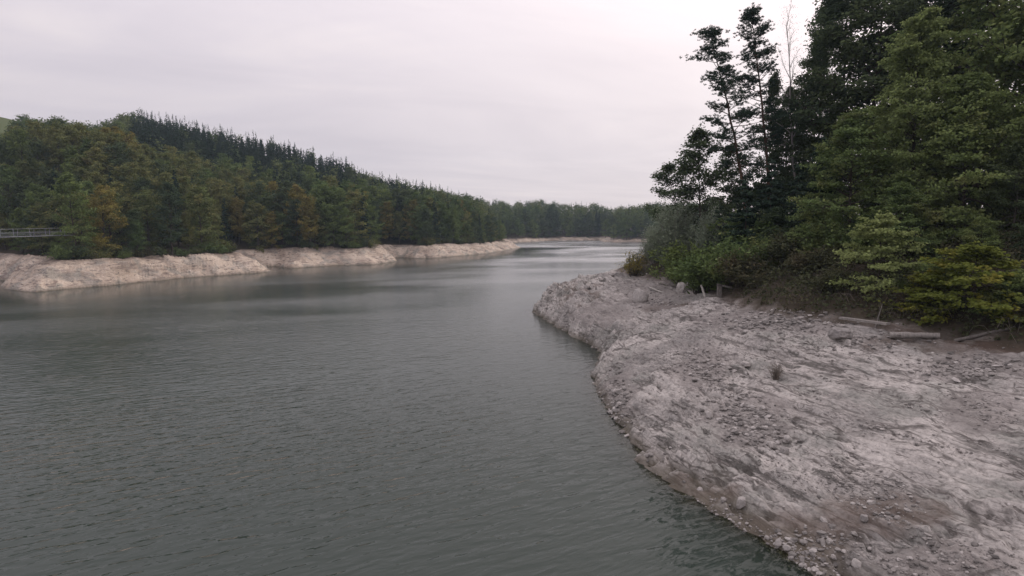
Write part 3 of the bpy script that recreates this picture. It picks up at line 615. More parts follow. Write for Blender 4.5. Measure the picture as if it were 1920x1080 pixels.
def forest():
    rng = np.random.default_rng(77); pts = []
    y = 118.0
    while y < 660:
        st = 6.0 if y < 240 else (5.0 if y < 400 else 7.0)
        for x in np.arange(-1.12 * y, (.34 if y > 380 else .05) * y, st): pts.append((x + rng.uniform(-.42, .42) * st, y + rng.uniform(-.42, .42) * st))
        y += st
    pts = np.array(pts); z, d, w = zleft(pts[:, 0], pts[:, 1], True)
    u, v = proj(pts[:, 0], pts[:, 1], z)
    meadow = (z > 50) & (u < 225)
    ok = (d > w + 1.2 - 2.2 * (pts[:, 1] > 400)) & (u > -60) & (u < 1330) & ~((meadow) & (rng.uniform(0, 1, len(pts)) > .012))
    pts, z, d, w, u = pts[ok], z[ok], d[ok], w[ok], u[ok]
    order = np.argsort(pts[:, 1]); sky = np.full(1500, 2000.0); T = []
    for i in order:
        x, y = pts[i]; inl = d[i] - w[i]; uu = u[i]
        if y > 430: pc = .14 if inl > 25 else .04
        elif 250 < uu < 700 and y > 235: pc = .88 if z[i] > 24 else .22
        elif uu >= 690: pc = .4 if inl > 16 else .05
        elif uu > 500: pc = .3 if inl > 22 else .05
        else: pc = .05
        if z[i] > 50 and uu < 225: pc = .0
        con = rng.uniform() < pc; k = int(rng.integers(0, 4 if con else 6)); pr = (FC if con else FB)[k]
        s = rng.uniform(.90, 1.04) if con else rng.uniform(.82, 1.12)
        if inl < 5: s *= rng.uniform(.62, .95)
        if uu < 470 and inl < 26: s *= .86
        if z[i] > 50 and uu < 225: s *= .5
        if y > 430: s *= rng.uniform(.8, 1.08)
        if uu > 840 and y < 420: s *= .8 + .2 * (inl > 10)
        # keep the footbridge in view: only low growth before it
        if uu < 142 and y < 152:
            H = ztop(452, y) - z[i]
            if H < 2.2: continue
            s = min(s, H / pr['H'] * .95); 
        vs = np.interp(uu, SKYL[0], SKYL[1]) + abs(rng.normal(0, 3.5)) + (max(0., 9 * float(pn(uu * .035, 1.7, 140))) if y > 430 else 0.); sm_ = (ztop(vs, y) - z[i]) / (pr['H'] * 1.03)
        if sm_ < .42: continue
        s = min(s, sm_); zt = z[i] + pr['H'] * s; _, vt = proj(x, y, zt); _, vb = proj(x, y, z[i]); hw = pr['R'] * s * FPX / y * .55
        a, b = int(np.clip(uu - hw + 70, 0, 1498)), int(np.clip(uu + hw + 71, 1, 1499))
        vis = sky[a:b].max() - vt
        if vis < (3 if y > 380 else 5): continue
        front = sky[a:b].min() > 1500
        seg = sky[a:b]; sky[a:b] = np.minimum(seg, vt + (vb - vt) * .12)
        T.append(dict(vt=vt, x=x, y=y, z=z[i], u=uu, con=con, k=k, s=s, size=pr['H'] * s * FPX / y, inl=inl, front=front, vis=min(vis, 250), rz=rng.uniform(0, 6.28), r=rng.uniform()))
    nb = sorted([t for t in T if not t['con']], key=lambda t: -t['vis'] * t['size'])
    nc = sorted([t for t in T if t['con']], key=lambda t: -t['vis'] * t['size'])
    ind = nb[:290] + nc[:290]; rest = nb[290:] + nc[290:]
    print('forest', len(nb), len(nc), 'rest', len(rest))
    def region(t):
        if t['y'] > 425: return 'far'
        if t['u'] < 500 and t['y'] < 245: return 'near'
        if t['z'] > 14 and t['y'] > 235 and t['u'] < 700: return 'hill'
        if t['u'] < 735: return 'middle'
        return 'point'
    WH = dict(near='on the nearest left spur', middle='on the middle left shore', point='on the low left point', hill='on the dark left hillside', far='on the far shore')
    GR = dict(near='wood on the nearest left spur', middle='wood on the middle left shore', point='wood on the left point', hill='wood on the left hillside', far='wood on the far shore')
    # front row trees told apart by their order along the shore
    fr = {}
    for t in ind:
        t['reg'] = region(t)
        if t['con']: t['m'] = L_SPRUCE; t['hue'] = 'dark spruce'
        else:
            r = t['r']
            if t['reg'] == 'near': t['m'], t['hue'] = ((L_OLIVE, 'olive-brown broadleaf tree') if r < .55 else (L_AUTUMN, 'yellowing broadleaf tree') if r < .66 and t['u'] > 180 else (L_GREEN, 'green broadleaf tree') if r < .8 else (L_DARK, 'dark green broadleaf tree'))
            elif t['reg'] in ('hill', 'far'): t['m'], t['hue'] = ((L_GREEN, 'green broadleaf tree') if r < .5 else (L_DARK, 'dark green broadleaf tree'))
            else: t['m'], t['hue'] = ((L_GREEN, 'green broadleaf tree') if r < .5 else (L_OLIVE, 'olive-brown broadleaf tree') if r < .74 else (L_AUTUMN, 'yellowing broadleaf tree') if r < .8 else (L_DARK, 'dark green broadleaf tree'))
        if t['front'] and t['reg'] != 'far' and t['size'] > 30: fr.setdefault((t['reg'], t['hue']), []).append(t)
    SHORT = dict(near='on the nearest left spur', middle='on the middle left shore', point='on the low left point', hill='below the dark left hillside')
    for (rg, hue), l in fr.items():
        l.sort(key=lambda t: t['u'])
        for i, t in enumerate(l):
            if len(l) == 1: t['label'] = 'only %s in the front row %s' % (hue, SHORT[rg])
            elif i < len(ORD): t['label'] = '%s %s from left in front row %s' % (ORD[i], hue, SHORT[rg])
    sl_ = {}
    for t in ind:
        c = int(np.clip(t['u'] + 70, 0, 1498))
        if 'label' not in t and t['vt'] <= sky[max(0, c - 2):c + 3].min() + 2.5: sl_.setdefault((t['reg'] == 'far', t['hue']), []).append(t)
    for (fr_, hue), l in sl_.items():
        l.sort(key=lambda t: t['u'])
        for i, t in enumerate(l):
            if i < len(ORD): t['label'] = '%s %s from the left on the skyline of the %s' % (ORD[i], hue, 'far shore' if fr_ else 'left hills')
    for t in ind:
        pr = (FC if t['con'] else FB)[t['k']]
        q_ = t['reg']
        if q_ == 'near': where = 'above the footbridge' if t['u'] < 140 else 'right of the footbridge' if t['u'] < 300 else 'towards the cove'
        elif q_ == 'hill': where = ('upper' if t['z'] > 32 else 'lower') + (' left part' if t['u'] < 370 else ' middle part' if t['u'] < 530 else ' right part')
        elif q_ == 'middle': where = 'near the cove' if t['u'] < 600 else 'near the low point'
        elif q_ == 'point': where = 'at its near end' if t['u'] < 820 else 'at its tip'
        else: where = 'left of the lake head' if t['u'] < 1040 else 'right of the lake head'
        t['where'] = where
        lab = t.get('label') or '%s %s%s, %s' % (t['hue'], 'behind front row ' if t['reg'] != 'far' and t['reg'] != 'hill' else 'inside the wood ', WH[t['reg']], where)
        place(pr, 'spruce_tree' if t['con'] else 'broadleaf_tree', (t['x'], t['y'], t['z'] - .25), t['rz'], t['s'], t['m'], lab, 'tree', GR[t['reg']])
    if rest:
        for con in (False, True):
            VV, FF, TT, MI = [], [], [], []; n = 0
            for t in rest:
                if t['con'] != con: continue
                pr = (LC if con else LB)[t['k'] % 2]
                for key, mi in (('crown', 0), ('trunk', 1)):
                    me = pr[key]; v = np.zeros(len(me.vertices) * 3); me.vertices.foreach_get('co', v); v = v.reshape(-1, 3)
                    f = np.zeros(len(me.loops), int); me.loops.foreach_get('vertex_index', f); f = f.reshape(-1, 4)
                    if key == 'trunk': f = f[:24]
                    c, s_ = cos(t['rz']), sin(t['rz']); q = np.stack([v[:, 0] * c - v[:, 1] * s_, v[:, 0] * s_ + v[:, 1] * c, v[:, 2]], 1) * t['s'] + [t['x'], t['y'], t['z'] - .3]
                    VV.append(q); FF.append(f + n); TT.append(np.full(len(q), t['r'])); MI.append(np.full(len(f), mi)); n += len(q)
            if not VV: continue
            me = mesh('far_wood', np.vstack(VV), np.vstack(FF), 4, [L_FARC if con else L_FARB, BARK], False, np.concatenate(MI)); attr(me, 'tint', np.concatenate(TT))
            obj('conifer_wood' if con else 'broadleaf_wood', me, None, 'mass of %s trees filling the distant wooded hills' % ('conifer' if con else 'broadleaf'), 'wood', None, 'stuff')
    return ind
forest()

# ------------------------------------------------------------------ low growth along the left shore's upper edge
SHR = [shrub('shore_bush_a', 31, 3.2, 2.2, 16, .42, 650, L_GREEN, .35), shrub('shore_bush_b', 32, 2.6, 2.4, 16, .40, 600, L_OLIVE, .35)]
def shore_bushes():
    rng = np.random.default_rng(5); c = []
    for i in range(len(SH) - 1):
        a, b = np.array(SH[i]), np.array(SH[i + 1]); n = max(1, int(np.linalg.norm(b - a) / 3.4)); nrm = unit(np.array([-(b - a)[1], (b - a)[0]]))
        for k in range(n):
            for off in (9.5, 12.5):
                c.append(a + (b - a) * (k + rng.uniform(0, 1)) / n + nrm * (off + rng.normal(0, 1.2)))
    c = np.array(c); z, d, w = zleft(c[:, 0], c[:, 1], True); j = 0
    for i in range(len(c)):
        if d[i] < w[i] + .3 or d[i] > w[i] + 6: continue
        s = rng.uniform(.7, 1.35); u, v = proj(c[i, 0], c[i, 1], z[i])
        m = [L_GREEN, L_OLIVE, L_DARK, L_BRAMBLE][int(rng.integers(0, 4))]
        place(SHR[j % 2], 'shore_bush', (c[i, 0], c[i, 1], z[i] - .15), rng.uniform(0, 6.28), (s * 1.1, s * 1.1, s), m,
              'low leafy bush at the top edge of the pale rock, %s' % ('nearest left spur' if u < 300 else 'left spur towards the cove' if u < 510 else 'middle left shore' if u < 745 else 'low left point'), 'bush', 'bushes along the left shore', parts=('stem', 'foliage')); j += 1
shore_bushes()

# ------------------------------------------------------------------ right bank trees
def R(u, y): 
    z = 10.0
    for i in range(8): x = D(u, y, z); z = float(zfast(np.array([x]), np.array([y]))[0])
    return x, y, z
def rtree(pr, name, u, y, top, rz, m, label, cat='tree', group=None, wide=1.0, sink=.3, parts=('trunk', 'crown'), tilt=(0, 0)):
    """stand a tree in column u at distance y so that its top reaches photo row top"""
    x, y, z = R(u, y); s = (ztop(top, y) - z) / pr['H']
    return place(pr, name, (x, y, z - sink), rz, (s * wide, s * wide, s), m, label, cat, group, tilt, parts)
def right_trees():
    # leaning pines and the bare birch on the skyline
    for u0, u1, y, top, seed, lab in [(1412, 1332, 78, 62, 41, 'leaning tall pine, leftmost and nearest the lake on the right bank'), (1448, 1408, 82, 25, 42, 'tall pine just right of the leftmost leaning pine')]:
        x, y, z = R(u0, y); zt = ztop(top, y); xt = D(u1, y, zt)
        p = pine('pine', seed, zt - z, (xt - x, 0), .5 if seed == 41 else .35, .38 if seed == 41 else .42, 5.1 if seed == 41 else 4.5, 2300, 46)
        place(p, 'pine_tree', (x, y, z - .2), 0, 1, None, lab, 'tree', 'pines on the right bank')
    x, y, z = R(1492, 84); zt = ztop(-30, y)
    b = broadleaf('birch', 43, zt - z, 4.6, .34, 22, 5, .12, 900, .4, tr=.2, upang=(35, 78), lean=(-2.2, 0), bark=BIRCHBARK, sub=1)
    place(b, 'birch_tree', (x, y, z), 0, 1, L_DRY, 'slender half-bare pale birch between the pines and the dark trees', 'tree')
    # airy dark trees
    A1 = broadleaf('dark_tree_a', 44, 27, 5.6, .12, 50, 9, .36, 20000, .42, tr=.26, flat=.45, upang=(0, 55))
    A2 = broadleaf('dark_tree_b', 45, 25, 5.0, .15, 46, 9, .36, 17000, .42, tr=.24, flat=.45, upang=(8, 60))
    for pr, u, y, top, rz, w, lab in [(A1, 1560, 80, -90, .4, 1.0, 'tall dark broadleaf tree against the sky, right of the bare birch'),
                                      (A2, 1625, 74, -120, 2.0, 1.05, 'tall dark broadleaf tree behind the pale green beech top'),
                                      (A2, 1515, 88, 60, 3.1, .75, 'slim dark tree with sky gaps behind the bare birch'),
                                      (A1, 1700, 82, -110, 4.2, 1.0, 'dark broadleaf tree deepest in the right bank wood'),
                                      (A2, 1470, 92, 150, 1.2, .8, 'thin dark tree with sky gaps between the two pines and the birch'),
                                      (A2, 1440, 88, 120, 5.2, .55, 'slim dark tree close behind the second pine'), (A1, 1530, 90, -20, 2.6, .6, 'tall slim dark tree immediately right of the bare birch')]:
        rtree(pr, 'broadleaf_tree', u, y, top, rz, L_DARK, lab, group='dark trees on the right bank', wide=w)
    # outer left tree reaching over the water, and its neighbours
    O1 = broadleaf('shore_tree_a', 46, 14, 4.4, .18, 28, 7, .32, 7500, .36, tr=.16, flat=.5, lean=(-2.6, 0), upang=(0, 50))
    O2 = broadleaf('shore_tree_b', 47, 15, 3.8, .25, 28, 7, .32, 7500, .36, tr=.15, flat=.5, lean=(-.8, 0), upang=(10, 60))
    rtree(O1, 'broadleaf_tree', 1282, 88, 298, 0, L_DARK, 'leaning tree reaching furthest left over the water above the willow bush')
    rtree(O2, 'broadleaf_tree', 1318, 84, 232, 0, L_DARK, 'airy dark tree just left of the leaning pine trunk')
    rtree(O2, 'broadleaf_tree', 1356, 90, 262, 2.2, L_DARK, 'thin dark tree behind the leaning pine trunk, glowing sky beside it')
    # dark understorey
    U1 = spruce('young_spruce', 48, 11, 3.2, 12000, .34, hb=.02, fine=True, droop=.3)
    for u, y, top, w, lab in [(1395, 70, 318, 1.1, 'dark young spruce below the leftmost pine'), (1440, 72, 290, 1.0, 'dark young spruce below the bare birch'), (1490, 68, 300, 1.15, 'dark young spruce left of the pale green beech'),
                              (1345, 76, 380, 1.1, 'small dark spruce behind the willow bush'), (1530, 70, 250, 1.0, 'tallest dark young spruce beside the pale green beech')]:
        rtree(U1, 'young_spruce', u, y, top, u * .37, L_SPRUCE if u % 2 else L_PINE, lab, group='young spruces on the right bank', wide=w)
    # big pale green beech and the shaded mass on the right
    B1 = broadleaf('beech_near', 51, 22, 6.4, .06, 60, 10, .31, 36000, .34, flat=.35, aspect=.7, tr=.26, upang=(0, 50), shape=.62)
    B2 = broadleaf('beech_side', 52, 17, 5.8, .03, 50, 10, .30, 29000, .34, flat=.35, aspect=.7, tr=.22, upang=(-5, 48), shape=.6)
    rtree(B1, 'beech_tree', 1705, 60, 2, .3, L_BEECH, 'tall pale green beech with pointed top in the right bank wood', wide=.85)
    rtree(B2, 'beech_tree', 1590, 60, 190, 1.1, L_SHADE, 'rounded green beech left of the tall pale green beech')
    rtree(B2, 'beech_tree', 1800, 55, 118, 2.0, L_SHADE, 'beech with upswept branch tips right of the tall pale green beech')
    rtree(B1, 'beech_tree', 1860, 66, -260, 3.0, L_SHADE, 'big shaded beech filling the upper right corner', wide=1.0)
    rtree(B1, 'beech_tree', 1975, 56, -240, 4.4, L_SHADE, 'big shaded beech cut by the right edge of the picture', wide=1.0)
    rtree(B2, 'beech_tree', 1900, 50, 250, 5.0, L_DARK, 'dark low-branched beech above the yellow-green maple')
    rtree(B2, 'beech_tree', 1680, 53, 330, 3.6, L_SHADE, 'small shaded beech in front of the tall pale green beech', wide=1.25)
    rtree(B2, 'beech_tree', 1985, 45, 300, .8, L_DARK, 'dark beech low at the right edge behind the maple')
    rtree(B1, 'beech_tree', 1780, 76, -190, 5.5, L_DARK, 'dark beech behind the tall pale green beech', wide=.95)
    # understorey along the crest
    U2 = broadleaf('understorey', 57, 9, 4.0, .02, 34, 8, .30, 11000, .34, flat=.5, tr=.12, upang=(-5, 55), shape=.6)
    for u, y, top, m, lab in [(1385, 82, 345, L_DARK, 'low dark tree behind the leftmost pine stem'), (1425, 86, 340, L_DARK, 'low dark tree behind the second pine stem'), (1470, 80, 330, L_DARK, 'low dark tree at the foot of the bare birch'),
                              (1520, 78, 320, L_DARK, 'low dark tree at the foot of the tall dark trees'), (1585, 76, 300, L_DARK, 'low dark tree behind the rounded beech'), (1650, 72, 300, L_DARK, 'low dark tree behind the tall pale beech trunk'),
                              (1730, 72, 300, L_DARK, 'low dark tree right behind the tall pale beech'), (1800, 68, 310, L_DARK, 'low dark tree behind the beech with upswept tips'), (1870, 62, 330, L_DARK, 'low dark tree behind the dark low-branched beech'),
                              (1945, 56, 330, L_DARK, 'low dark tree at the right edge under the big beech'), (1545, 64, 375, L_SHADE, 'low green tree in front of the tallest young spruce'), (1620, 57, 395, L_SHADE, 'low green tree below the rounded beech'),
                              (1745, 52, 420, L_SHADE, 'low shaded tree up the slope from the lying log'), (1835, 48, 400, L_SHADE, 'low shaded tree directly behind the yellow-green maple'), (1455, 68, 385, L_DARK, 'low dark tree at mid bank under the birch')]:
        rtree(U2, 'understorey_tree', u, y, top, u * 1.3, m, lab, group='low trees on the right bank', wide=1.05)
    # yellow-green maple hanging over the stones
    M1 = broadleaf('maple', 53, 6.2, 3.7, .04, 32, 8, .24, 9000, .24, flat=.32, tr=.09, upang=(-14, 40), shape=.55, aspect=.8)
    rtree(M1, 'maple_tree', 1822, 41.5, 452, .5, L_MAPLE, 'yellow-green young maple hanging over the stones at the right', wide=1.4)
    rtree(M1, 'maple_tree', 1745, 44.5, 500, 1.9, L_MAPLE, 'low yellow-green maple spray left of the larger one', wide=1.25)
    rtree(M1, 'maple_tree', 1648, 49, 395, 2.5, L_BEECH, 'light green maple spray left of the yellow-green maple', wide=.9)
    rtree(M1, 'maple_tree', 1905, 39.5, 500, 3.5, L_SHADE, 'dull green young maple at the right edge over the stones', wide=1.1)
    # willow bushes by the water and the little autumn shrub
    W1 = shrub('willow', 54, 9, 4.2, 80, .30, 17000, L_WILLOW, .42, .4, stemcol=BIRCHBARK)
    rtree(W1, 'willow_bush', 1262, 84, 372, 0, L_WILLOW, 'large grey-green willow bush at the waterside corner of the right bank', 'bush', parts=('stem', 'foliage'), wide=.95)
    rtree(W1, 'willow_bush', 1335, 77, 385, 2, L_WILLOW, 'grey-green willow bush right of the large waterside willow', 'bush', parts=('stem', 'foliage'), wide=.8)
    rtree(W1, 'willow_bush', 1226, 90, 420, 4, L_WILLOW, 'smaller willow bush on the lake side of the large one', 'bush', parts=('stem', 'foliage'), wide=.8)
    S1 = shrub('small_shrub', 55, 3, 1.9, 26, .20, 1100, L_AUTUMN, .20, .5)
    rtree(S1, 'small_shrub', 1186, 89, 470, 0, L_AUTUMN, 'small brownish autumn shrub at the outer end of the bank', 'bush', parts=('stem', 'foliage'), sink=.1)
    S2 = shrub('bank_shrub', 56, 3, 2.4, 40, .24, 4200, L_GREEN, .22, .5)
    k = 0
    for u, y, top, m, lab in [(1318, 68, 470, L_GREEN, 'dark green bush low on the bank right of the willows'), (1282, 76, 455, L_GREEN, 'green bush under the large willow'), (1430, 66, 440, L_SHADE, 'dull green bush half way up the bank under the spruces'),
                              (1390, 63, 470, L_BRAMBLE, 'brownish bush on the bank above the grey post'), (1480, 62, 430, L_BRAMBLE, 'brown-green bush on the bank under the young spruces'), (1540, 60, 420, L_SHADE, 'dull green bush below the rounded beech'),
                              (1600, 54, 470, L_SHADE, 'dull green bush above the grey plank'), (1520, 53, 520, L_BRAMBLE, 'brown bush low on the bank left of the grey plank'), (1690, 47, 520, L_SHADE, 'dark bush behind the lying log'),
                              (1750, 47, 480, L_SHADE, 'dark bush left of the yellow-green maple'), (1890, 42, 540, L_DARK, 'dark bush under the maple at the right edge'), (1460, 56, 535, L_BRAMBLE, 'low brown bush on the bank edge above the stones'),
                              (1580, 58, 400, L_SHADE, 'tall dull bush in front of the rounded beech'),
                              (1560, 51, 500, L_BRAMBLE, 'brown-green bush above the left end of the plank'), (1630, 49, 520, L_SHADE, 'dull bush right above the plank'), (1500, 58, 470, L_BRAMBLE, 'brownish bush half way up the open bank'),
                              (1420, 60, 510, L_BRAMBLE, 'low brownish bush right of the grey post'), (1370, 66, 450, L_SHADE, 'dull green bush above the grey post'), (1550, 56, 460, L_BRAMBLE, 'spreading brown bush at the middle of the bank'),
                              (1720, 45, 545, L_SHADE, 'low bush over the middle of the lying log'), (1790, 43, 550, L_DARK, 'dark bush at the right end of the lying log'), (1860, 40.5, 560, L_SHADE, 'green bush below the yellow-green maple'), (1930, 39, 540, L_DARK, 'dark bush cut by the right edge'), (1400, 72, 400, L_SHADE, 'dull green bush at the foot of the leftmost young spruce')]:
        rtree(S2, 'bank_bush', u, y, top, k * 1.7, m, lab, 'bush', 'bushes on the right bank', parts=('stem', 'foliage'), sink=.15, wide=1.15); k += 1
right_trees()

# brambles and litter covering the slope
def undergrowth():
    rng = np.random.default_rng(9); n = 130000
    y = rng.uniform(36, 108, n); u = rng.uniform(1170, 2000, n); x = (u - 960) / FPX * y
    z, ds, dv, t, sm, so_ = zright(x, y, True)
    m = sst(.1, .35, fbm(x * .45, y * .45, 3, 101) + .32)
    ok = (dv > .75 + .7 * fbm(x * .6, y * .6, 2, 102)) & (dv < 17) & (rng.uniform(0, 1, n) < .25 + .75 * m); x, y, z, dv, m = x[ok], y[ok], z[ok], dv[ok], m[ok]
    hh = (.22 + 1.3 * m * sst(0, 2.5, dv)) * rng.uniform(0, 1, len(x)) ** .7
    C = np.stack([x, y, z + hh], 1); V, F = leaves(rng, C, .26, .65, .7, .4)
    obj('bramble_cover', mesh('brambles', V, F, 4, [L_BRAMBLE]), None, 'brown-green brambles and leaf litter covering the bank under the trees', 'undergrowth', None, 'stuff')
    w = Q()
    for i in range(900):
        j = rng.integers(0, len(x)); p = np.array([x[j], y[j], z[j] - .05]); a = rng.uniform(0, 6.28); L_ = rng.uniform(.7, 2.0); d = np.array([cos(a), sin(a), 0])
        w.tube([p, p + d * L_ * .3 + [0, 0, L_ * .55], p + d * L_ * .7 + [0, 0, L_ * .6], p + d * L_ + [0, 0, L_ * .3]], [.014, .012, .01, .006], 3, False)
    obj('bramble_stems', w.mesh('bramble_stems', [L_DRY]), None, 'dry arching stems among the brambles under the trees', 'undergrowth', None, 'stuff')
undergrowth()

# ------------------------------------------------------------------ stones
def ico():
    t = (1 + 5 ** .5) / 2
    v = np.array([[-1, t, 0], [1, t, 0], [-1, -t, 0], [1, -t, 0], [0, -1, t], [0, 1, t], [0, -1, -t], [0, 1, -t], [t, 0, -1], [t, 0, 1], [-t, 0, -1], [-t, 0, 1]]); v /= np.linalg.norm(v[0])
    f = np.array([[0, 11, 5], [0, 5, 1], [0, 1, 7], [0, 7, 10], [0, 10, 11], [1, 5, 9], [5, 11, 4], [11, 10, 2], [10, 7, 6], [7, 1, 8], [3, 9, 4], [3, 4, 2], [3, 2, 6], [3, 6, 8], [3, 8, 9], [4, 9, 5], [2, 4, 11], [6, 2, 10], [8, 6, 7], [9, 8, 1]])
    return v, f
IV, IF = ico()
def subdiv(v, f):
    v = [tuple(q) for q in v]; c = {}; out = []
    def mid(a, b):
        k = (min(a, b), max(a, b))
        if k not in c: m = np.array(v[a]) + np.array(v[b]); v.append(tuple(m / np.linalg.norm(m))); c[k] = len(v) - 1
        return c[k]
    for a, b, d in f:
        x, y, z = mid(a, b), mid(b, d), mid(d, a); out += [[a, x, z], [b, y, x], [d, z, y], [x, y, z]]
    return np.array(v), np.array(out)
def stone_mesh(name, seed, boxy=.5, lev=0, smooth=False):
    rng = np.random.default_rng(seed); v, f = IV.copy(), IF.copy()
    for i in range(lev): v, f = subdiv(v, f)
    m = np.abs(v).max(1)[:, None]; v = v * (1 - boxy) + boxy * v / m * .8
    if lev: v = v * (1 + .22 * fbm(v[:, 0] * 1.3 + seed, v[:, 1] * 1.3 + v[:, 2] * .9, 3, seed))[:, None]
    else: v = v * rng.uniform(.78, 1.18, (len(v), 1))
    for k in range(3):                       # a few broken faces
        n = unit(rng.normal(0, 1, 3)); d = v @ n; c = rng.uniform(.55, .8); v = v - np.clip(d - c, 0, None)[:, None] * n * .9
    return mesh(name, v * .5, f, 3, [BOULDER if lev else STONE], smooth)
SM = [stone_mesh('stone_%d' % i, 200 + i, .35 + .3 * (i % 3) / 2) for i in range(7)]
BM_ = [stone_mesh('boulder_%d' % i, 220 + i, .25 + .35 * (i % 2), 2, i % 2 == 0) for i in range(4)]
def stones():
    rng = np.random.default_rng(12); S = []
    patches = [(1215, 552, 62, 32, 900, (.08, .5), 'grey stone in the scree slope beside the big round boulder', 'scree beside the round boulder'),
               (1440, 604, 150, 20, 1500, (.10, .62), 'loose stone in the stony strip under the brambles', 'stony strip under the brambles'),
               (1320, 690, 62, 40, 900, (.08, .48), 'grey stone in the rubble patch at the middle of the rock slope', 'rubble patch at mid slope'),
               (1400, 790, 80, 56, 1300, (.07, .50), 'grey stone in the long rubble streak below mid slope', 'long rubble streak'),
               (1825, 690, 105, 24, 800, (.08, .50), 'pale stone in the band of stones below the lying log', 'stone band below the log'),
               (1850, 770, 90, 34, 500, (.05, .22), 'small stone in the gravel patch at the right edge', 'gravel patch at the right edge'),
               (1500, 1030, 130, 52, 420, (.07, .40), 'pale stone on the brown mud by the near waterline', 'pale stones on the mud'),
               (1640, 935, 90, 26, 160, (.06, .30), 'pale stone in the muddy gully above the near waterline', 'stones in the muddy gully'),
               (1780, 1050, 140, 40, 420, (.06, .36), 'pale stone in the patch at the bottom right corner', 'stones at the bottom right corner'),
               (1160, 750, 26, 52, 380, (.10, .60), 'dark broken stone at the foot of the bank in the water', 'broken stones at the waterline'),
               (1600, 640, 120, 18, 420, (.08, .45), 'loose stone around the flat-topped boulder', 'stones around the flat-topped boulder'),
               (1300, 640, 150, 60, 500, (.06, .30), 'lone small stone on the upper rock slope', 'scattered stones on the upper slope'),
               (1500, 800, 300, 150, 420, (.05, .20), 'lone small stone on the bare lower rock slab', 'scattered stones on the lower slab')]
    def put(u, v, s, lab, g):
        x, y, z = hitright(u, v); dv = sd(x, y, V_RIGHT); ds = sd(x, y, S_RIGHT)
        for i in range(len(u)):
            if dv[i] > 1.2 or ds[i] < -.6 or z[i] < -.3: continue
            S.append((s[i] / y[i], x[i], y[i], z[i], s[i], lab, g))
    def pw(n, s0, s1): return s0 + (s1 - s0) * rng.uniform(0, 1, n) ** 5.5
    for a, b, ru, rv, n, (s0, s1), lab, g in patches:
        an = rng.uniform(0, 6.28, n); r = np.sqrt(-np.log(rng.uniform(.015, 1, n))) * .66; u = a + ru * r * np.cos(an); v = b + rv * r * np.sin(an) + .35 * (u - a) * (ru < 100)
        put(u, v, pw(n, s0 * .7, s1 * .95), lab, g)
    # thin streaks of rubble caught along the beds
    u = rng.uniform(1000, 1930, 60000); v = rng.uniform(515, 1080, 60000); x, y = P(u, v, 3.0); a = x * STR[0] + y * STR[1]; b = x * -STR[1] + y * STR[0]
    f = fbm(a * .10, b * .45, 3, 301) + .5 * fbm(x * .09, y * .09, 2, 302); k = rng.uniform(0, 1, len(u)) < sst(.12, .55, f) * .9 * np.clip((y / 45) ** -1.2, .3, 1.6)
    u, v = u[k][:6500], v[k][:6500]; put(u, v, pw(len(u), .04, .26), 'stone caught in a thin rubble streak along the rock beds', 'rubble streaks along the beds')
    # broken blocks along the water's edge
    for i in range(len(FRONT) - 1):
        A, B = np.array(FRONT[i]), np.array(FRONT[i + 1]); n = int(np.linalg.norm(B - A) * 5); t = rng.uniform(0, 1, (n, 1)); p = A + (B - A) * t; nr = unit(np.array([(B - A)[1], -(B - A)[0]])) * -1
        p = p + nr * np.abs(rng.normal(0, .7, (n, 1))) - nr * .25
        z = zfast(p[:, 0], p[:, 1]); s_ = pw(n, .06, .5)
        for q in range(n):
            if -.35 < z[q] < 1.6: S.append((s_[q] / p[q, 1], p[q, 0], p[q, 1], z[q], s_[q], 'broken stone lying along the waterline of the right bank', 'stones along the waterline'))
    S.sort(key=lambda q: -q[0]); print('stones', len(S))
    for i, (k, x, y, z, s, lab, g) in enumerate(S[:290]):
        obj('stone', SM[i % 7], None, lab, 'stone', g, None, (x, y, z + s * .06), (rng.uniform(-.4, .4), rng.uniform(-.4, .4), rng.uniform(0, 6.28)), (s * rng.uniform(.9, 1.6), s * rng.uniform(.8, 1.15), s * rng.uniform(.4, .75)))
    protos = []
    for me in SM:
        v = np.zeros(len(me.vertices) * 3); me.vertices.foreach_get('co', v); protos.append(v.reshape(-1, 3))
    VV, FF = [], []; n = 0
    for i, (k, x, y, z, s, lab, g) in enumerate(S[290:]):
        v = protos[i % 7] * [s * rng.uniform(.85, 1.5), s * rng.uniform(.8, 1.1), s * rng.uniform(.35, .7)]; a = rng.uniform(0, 6.28); b = rng.uniform(-.4, .4)
        v = np.stack([v[:, 0], v[:, 1] * cos(b) - v[:, 2] * sin(b), v[:, 1] * sin(b) + v[:, 2] * cos(b)], 1); v = np.stack([v[:, 0] * cos(a) - v[:, 1] * sin(a), v[:, 0] * sin(a) + v[:, 1] * cos(a), v[:, 2]], 1)
        VV.append(v + [x, y, z + s * .05]); FF.append(IF + n); n += 12
    obj('scree', mesh('scree', np.vstack(VV), np.vstack(FF), 3, [STONE]), None, 'small scree and pebbles strewn over the rock bank', 'scree', None, 'stuff')
    def boulder(u, v, w, h, k, lab, rz=0., name='boulder'):
        x, y, z = [float(q) for q in hitright(np.array([u]), np.array([v]))]; s = y / FPX
        obj(name, BM_[k], None, lab, 'boulder', None, None, (x, y, z + h * s * .30), (.1, .05, rz), (w * s * 1.05, w * s * .9, h * s * 1.1))
    boulder(1200, 566, 30, 29, 0, 'big rounded grey boulder high on the scree near the outer end', .6)
    boulder(1576, 637, 42, 24, 3, 'flat-topped pale boulder just left of the lying log', .2)
    boulder(1312, 548, 26, 18, 2, 'low boulder under the bushes beside the pale stick', 1.)
    boulder(1282, 545, 34, 20, 3, 'broad low boulder under the willow bushes', 2.)
    boulder(1147, 521, 16, 8, 0, 'small rounded boulder on the outer ridge line against the water')
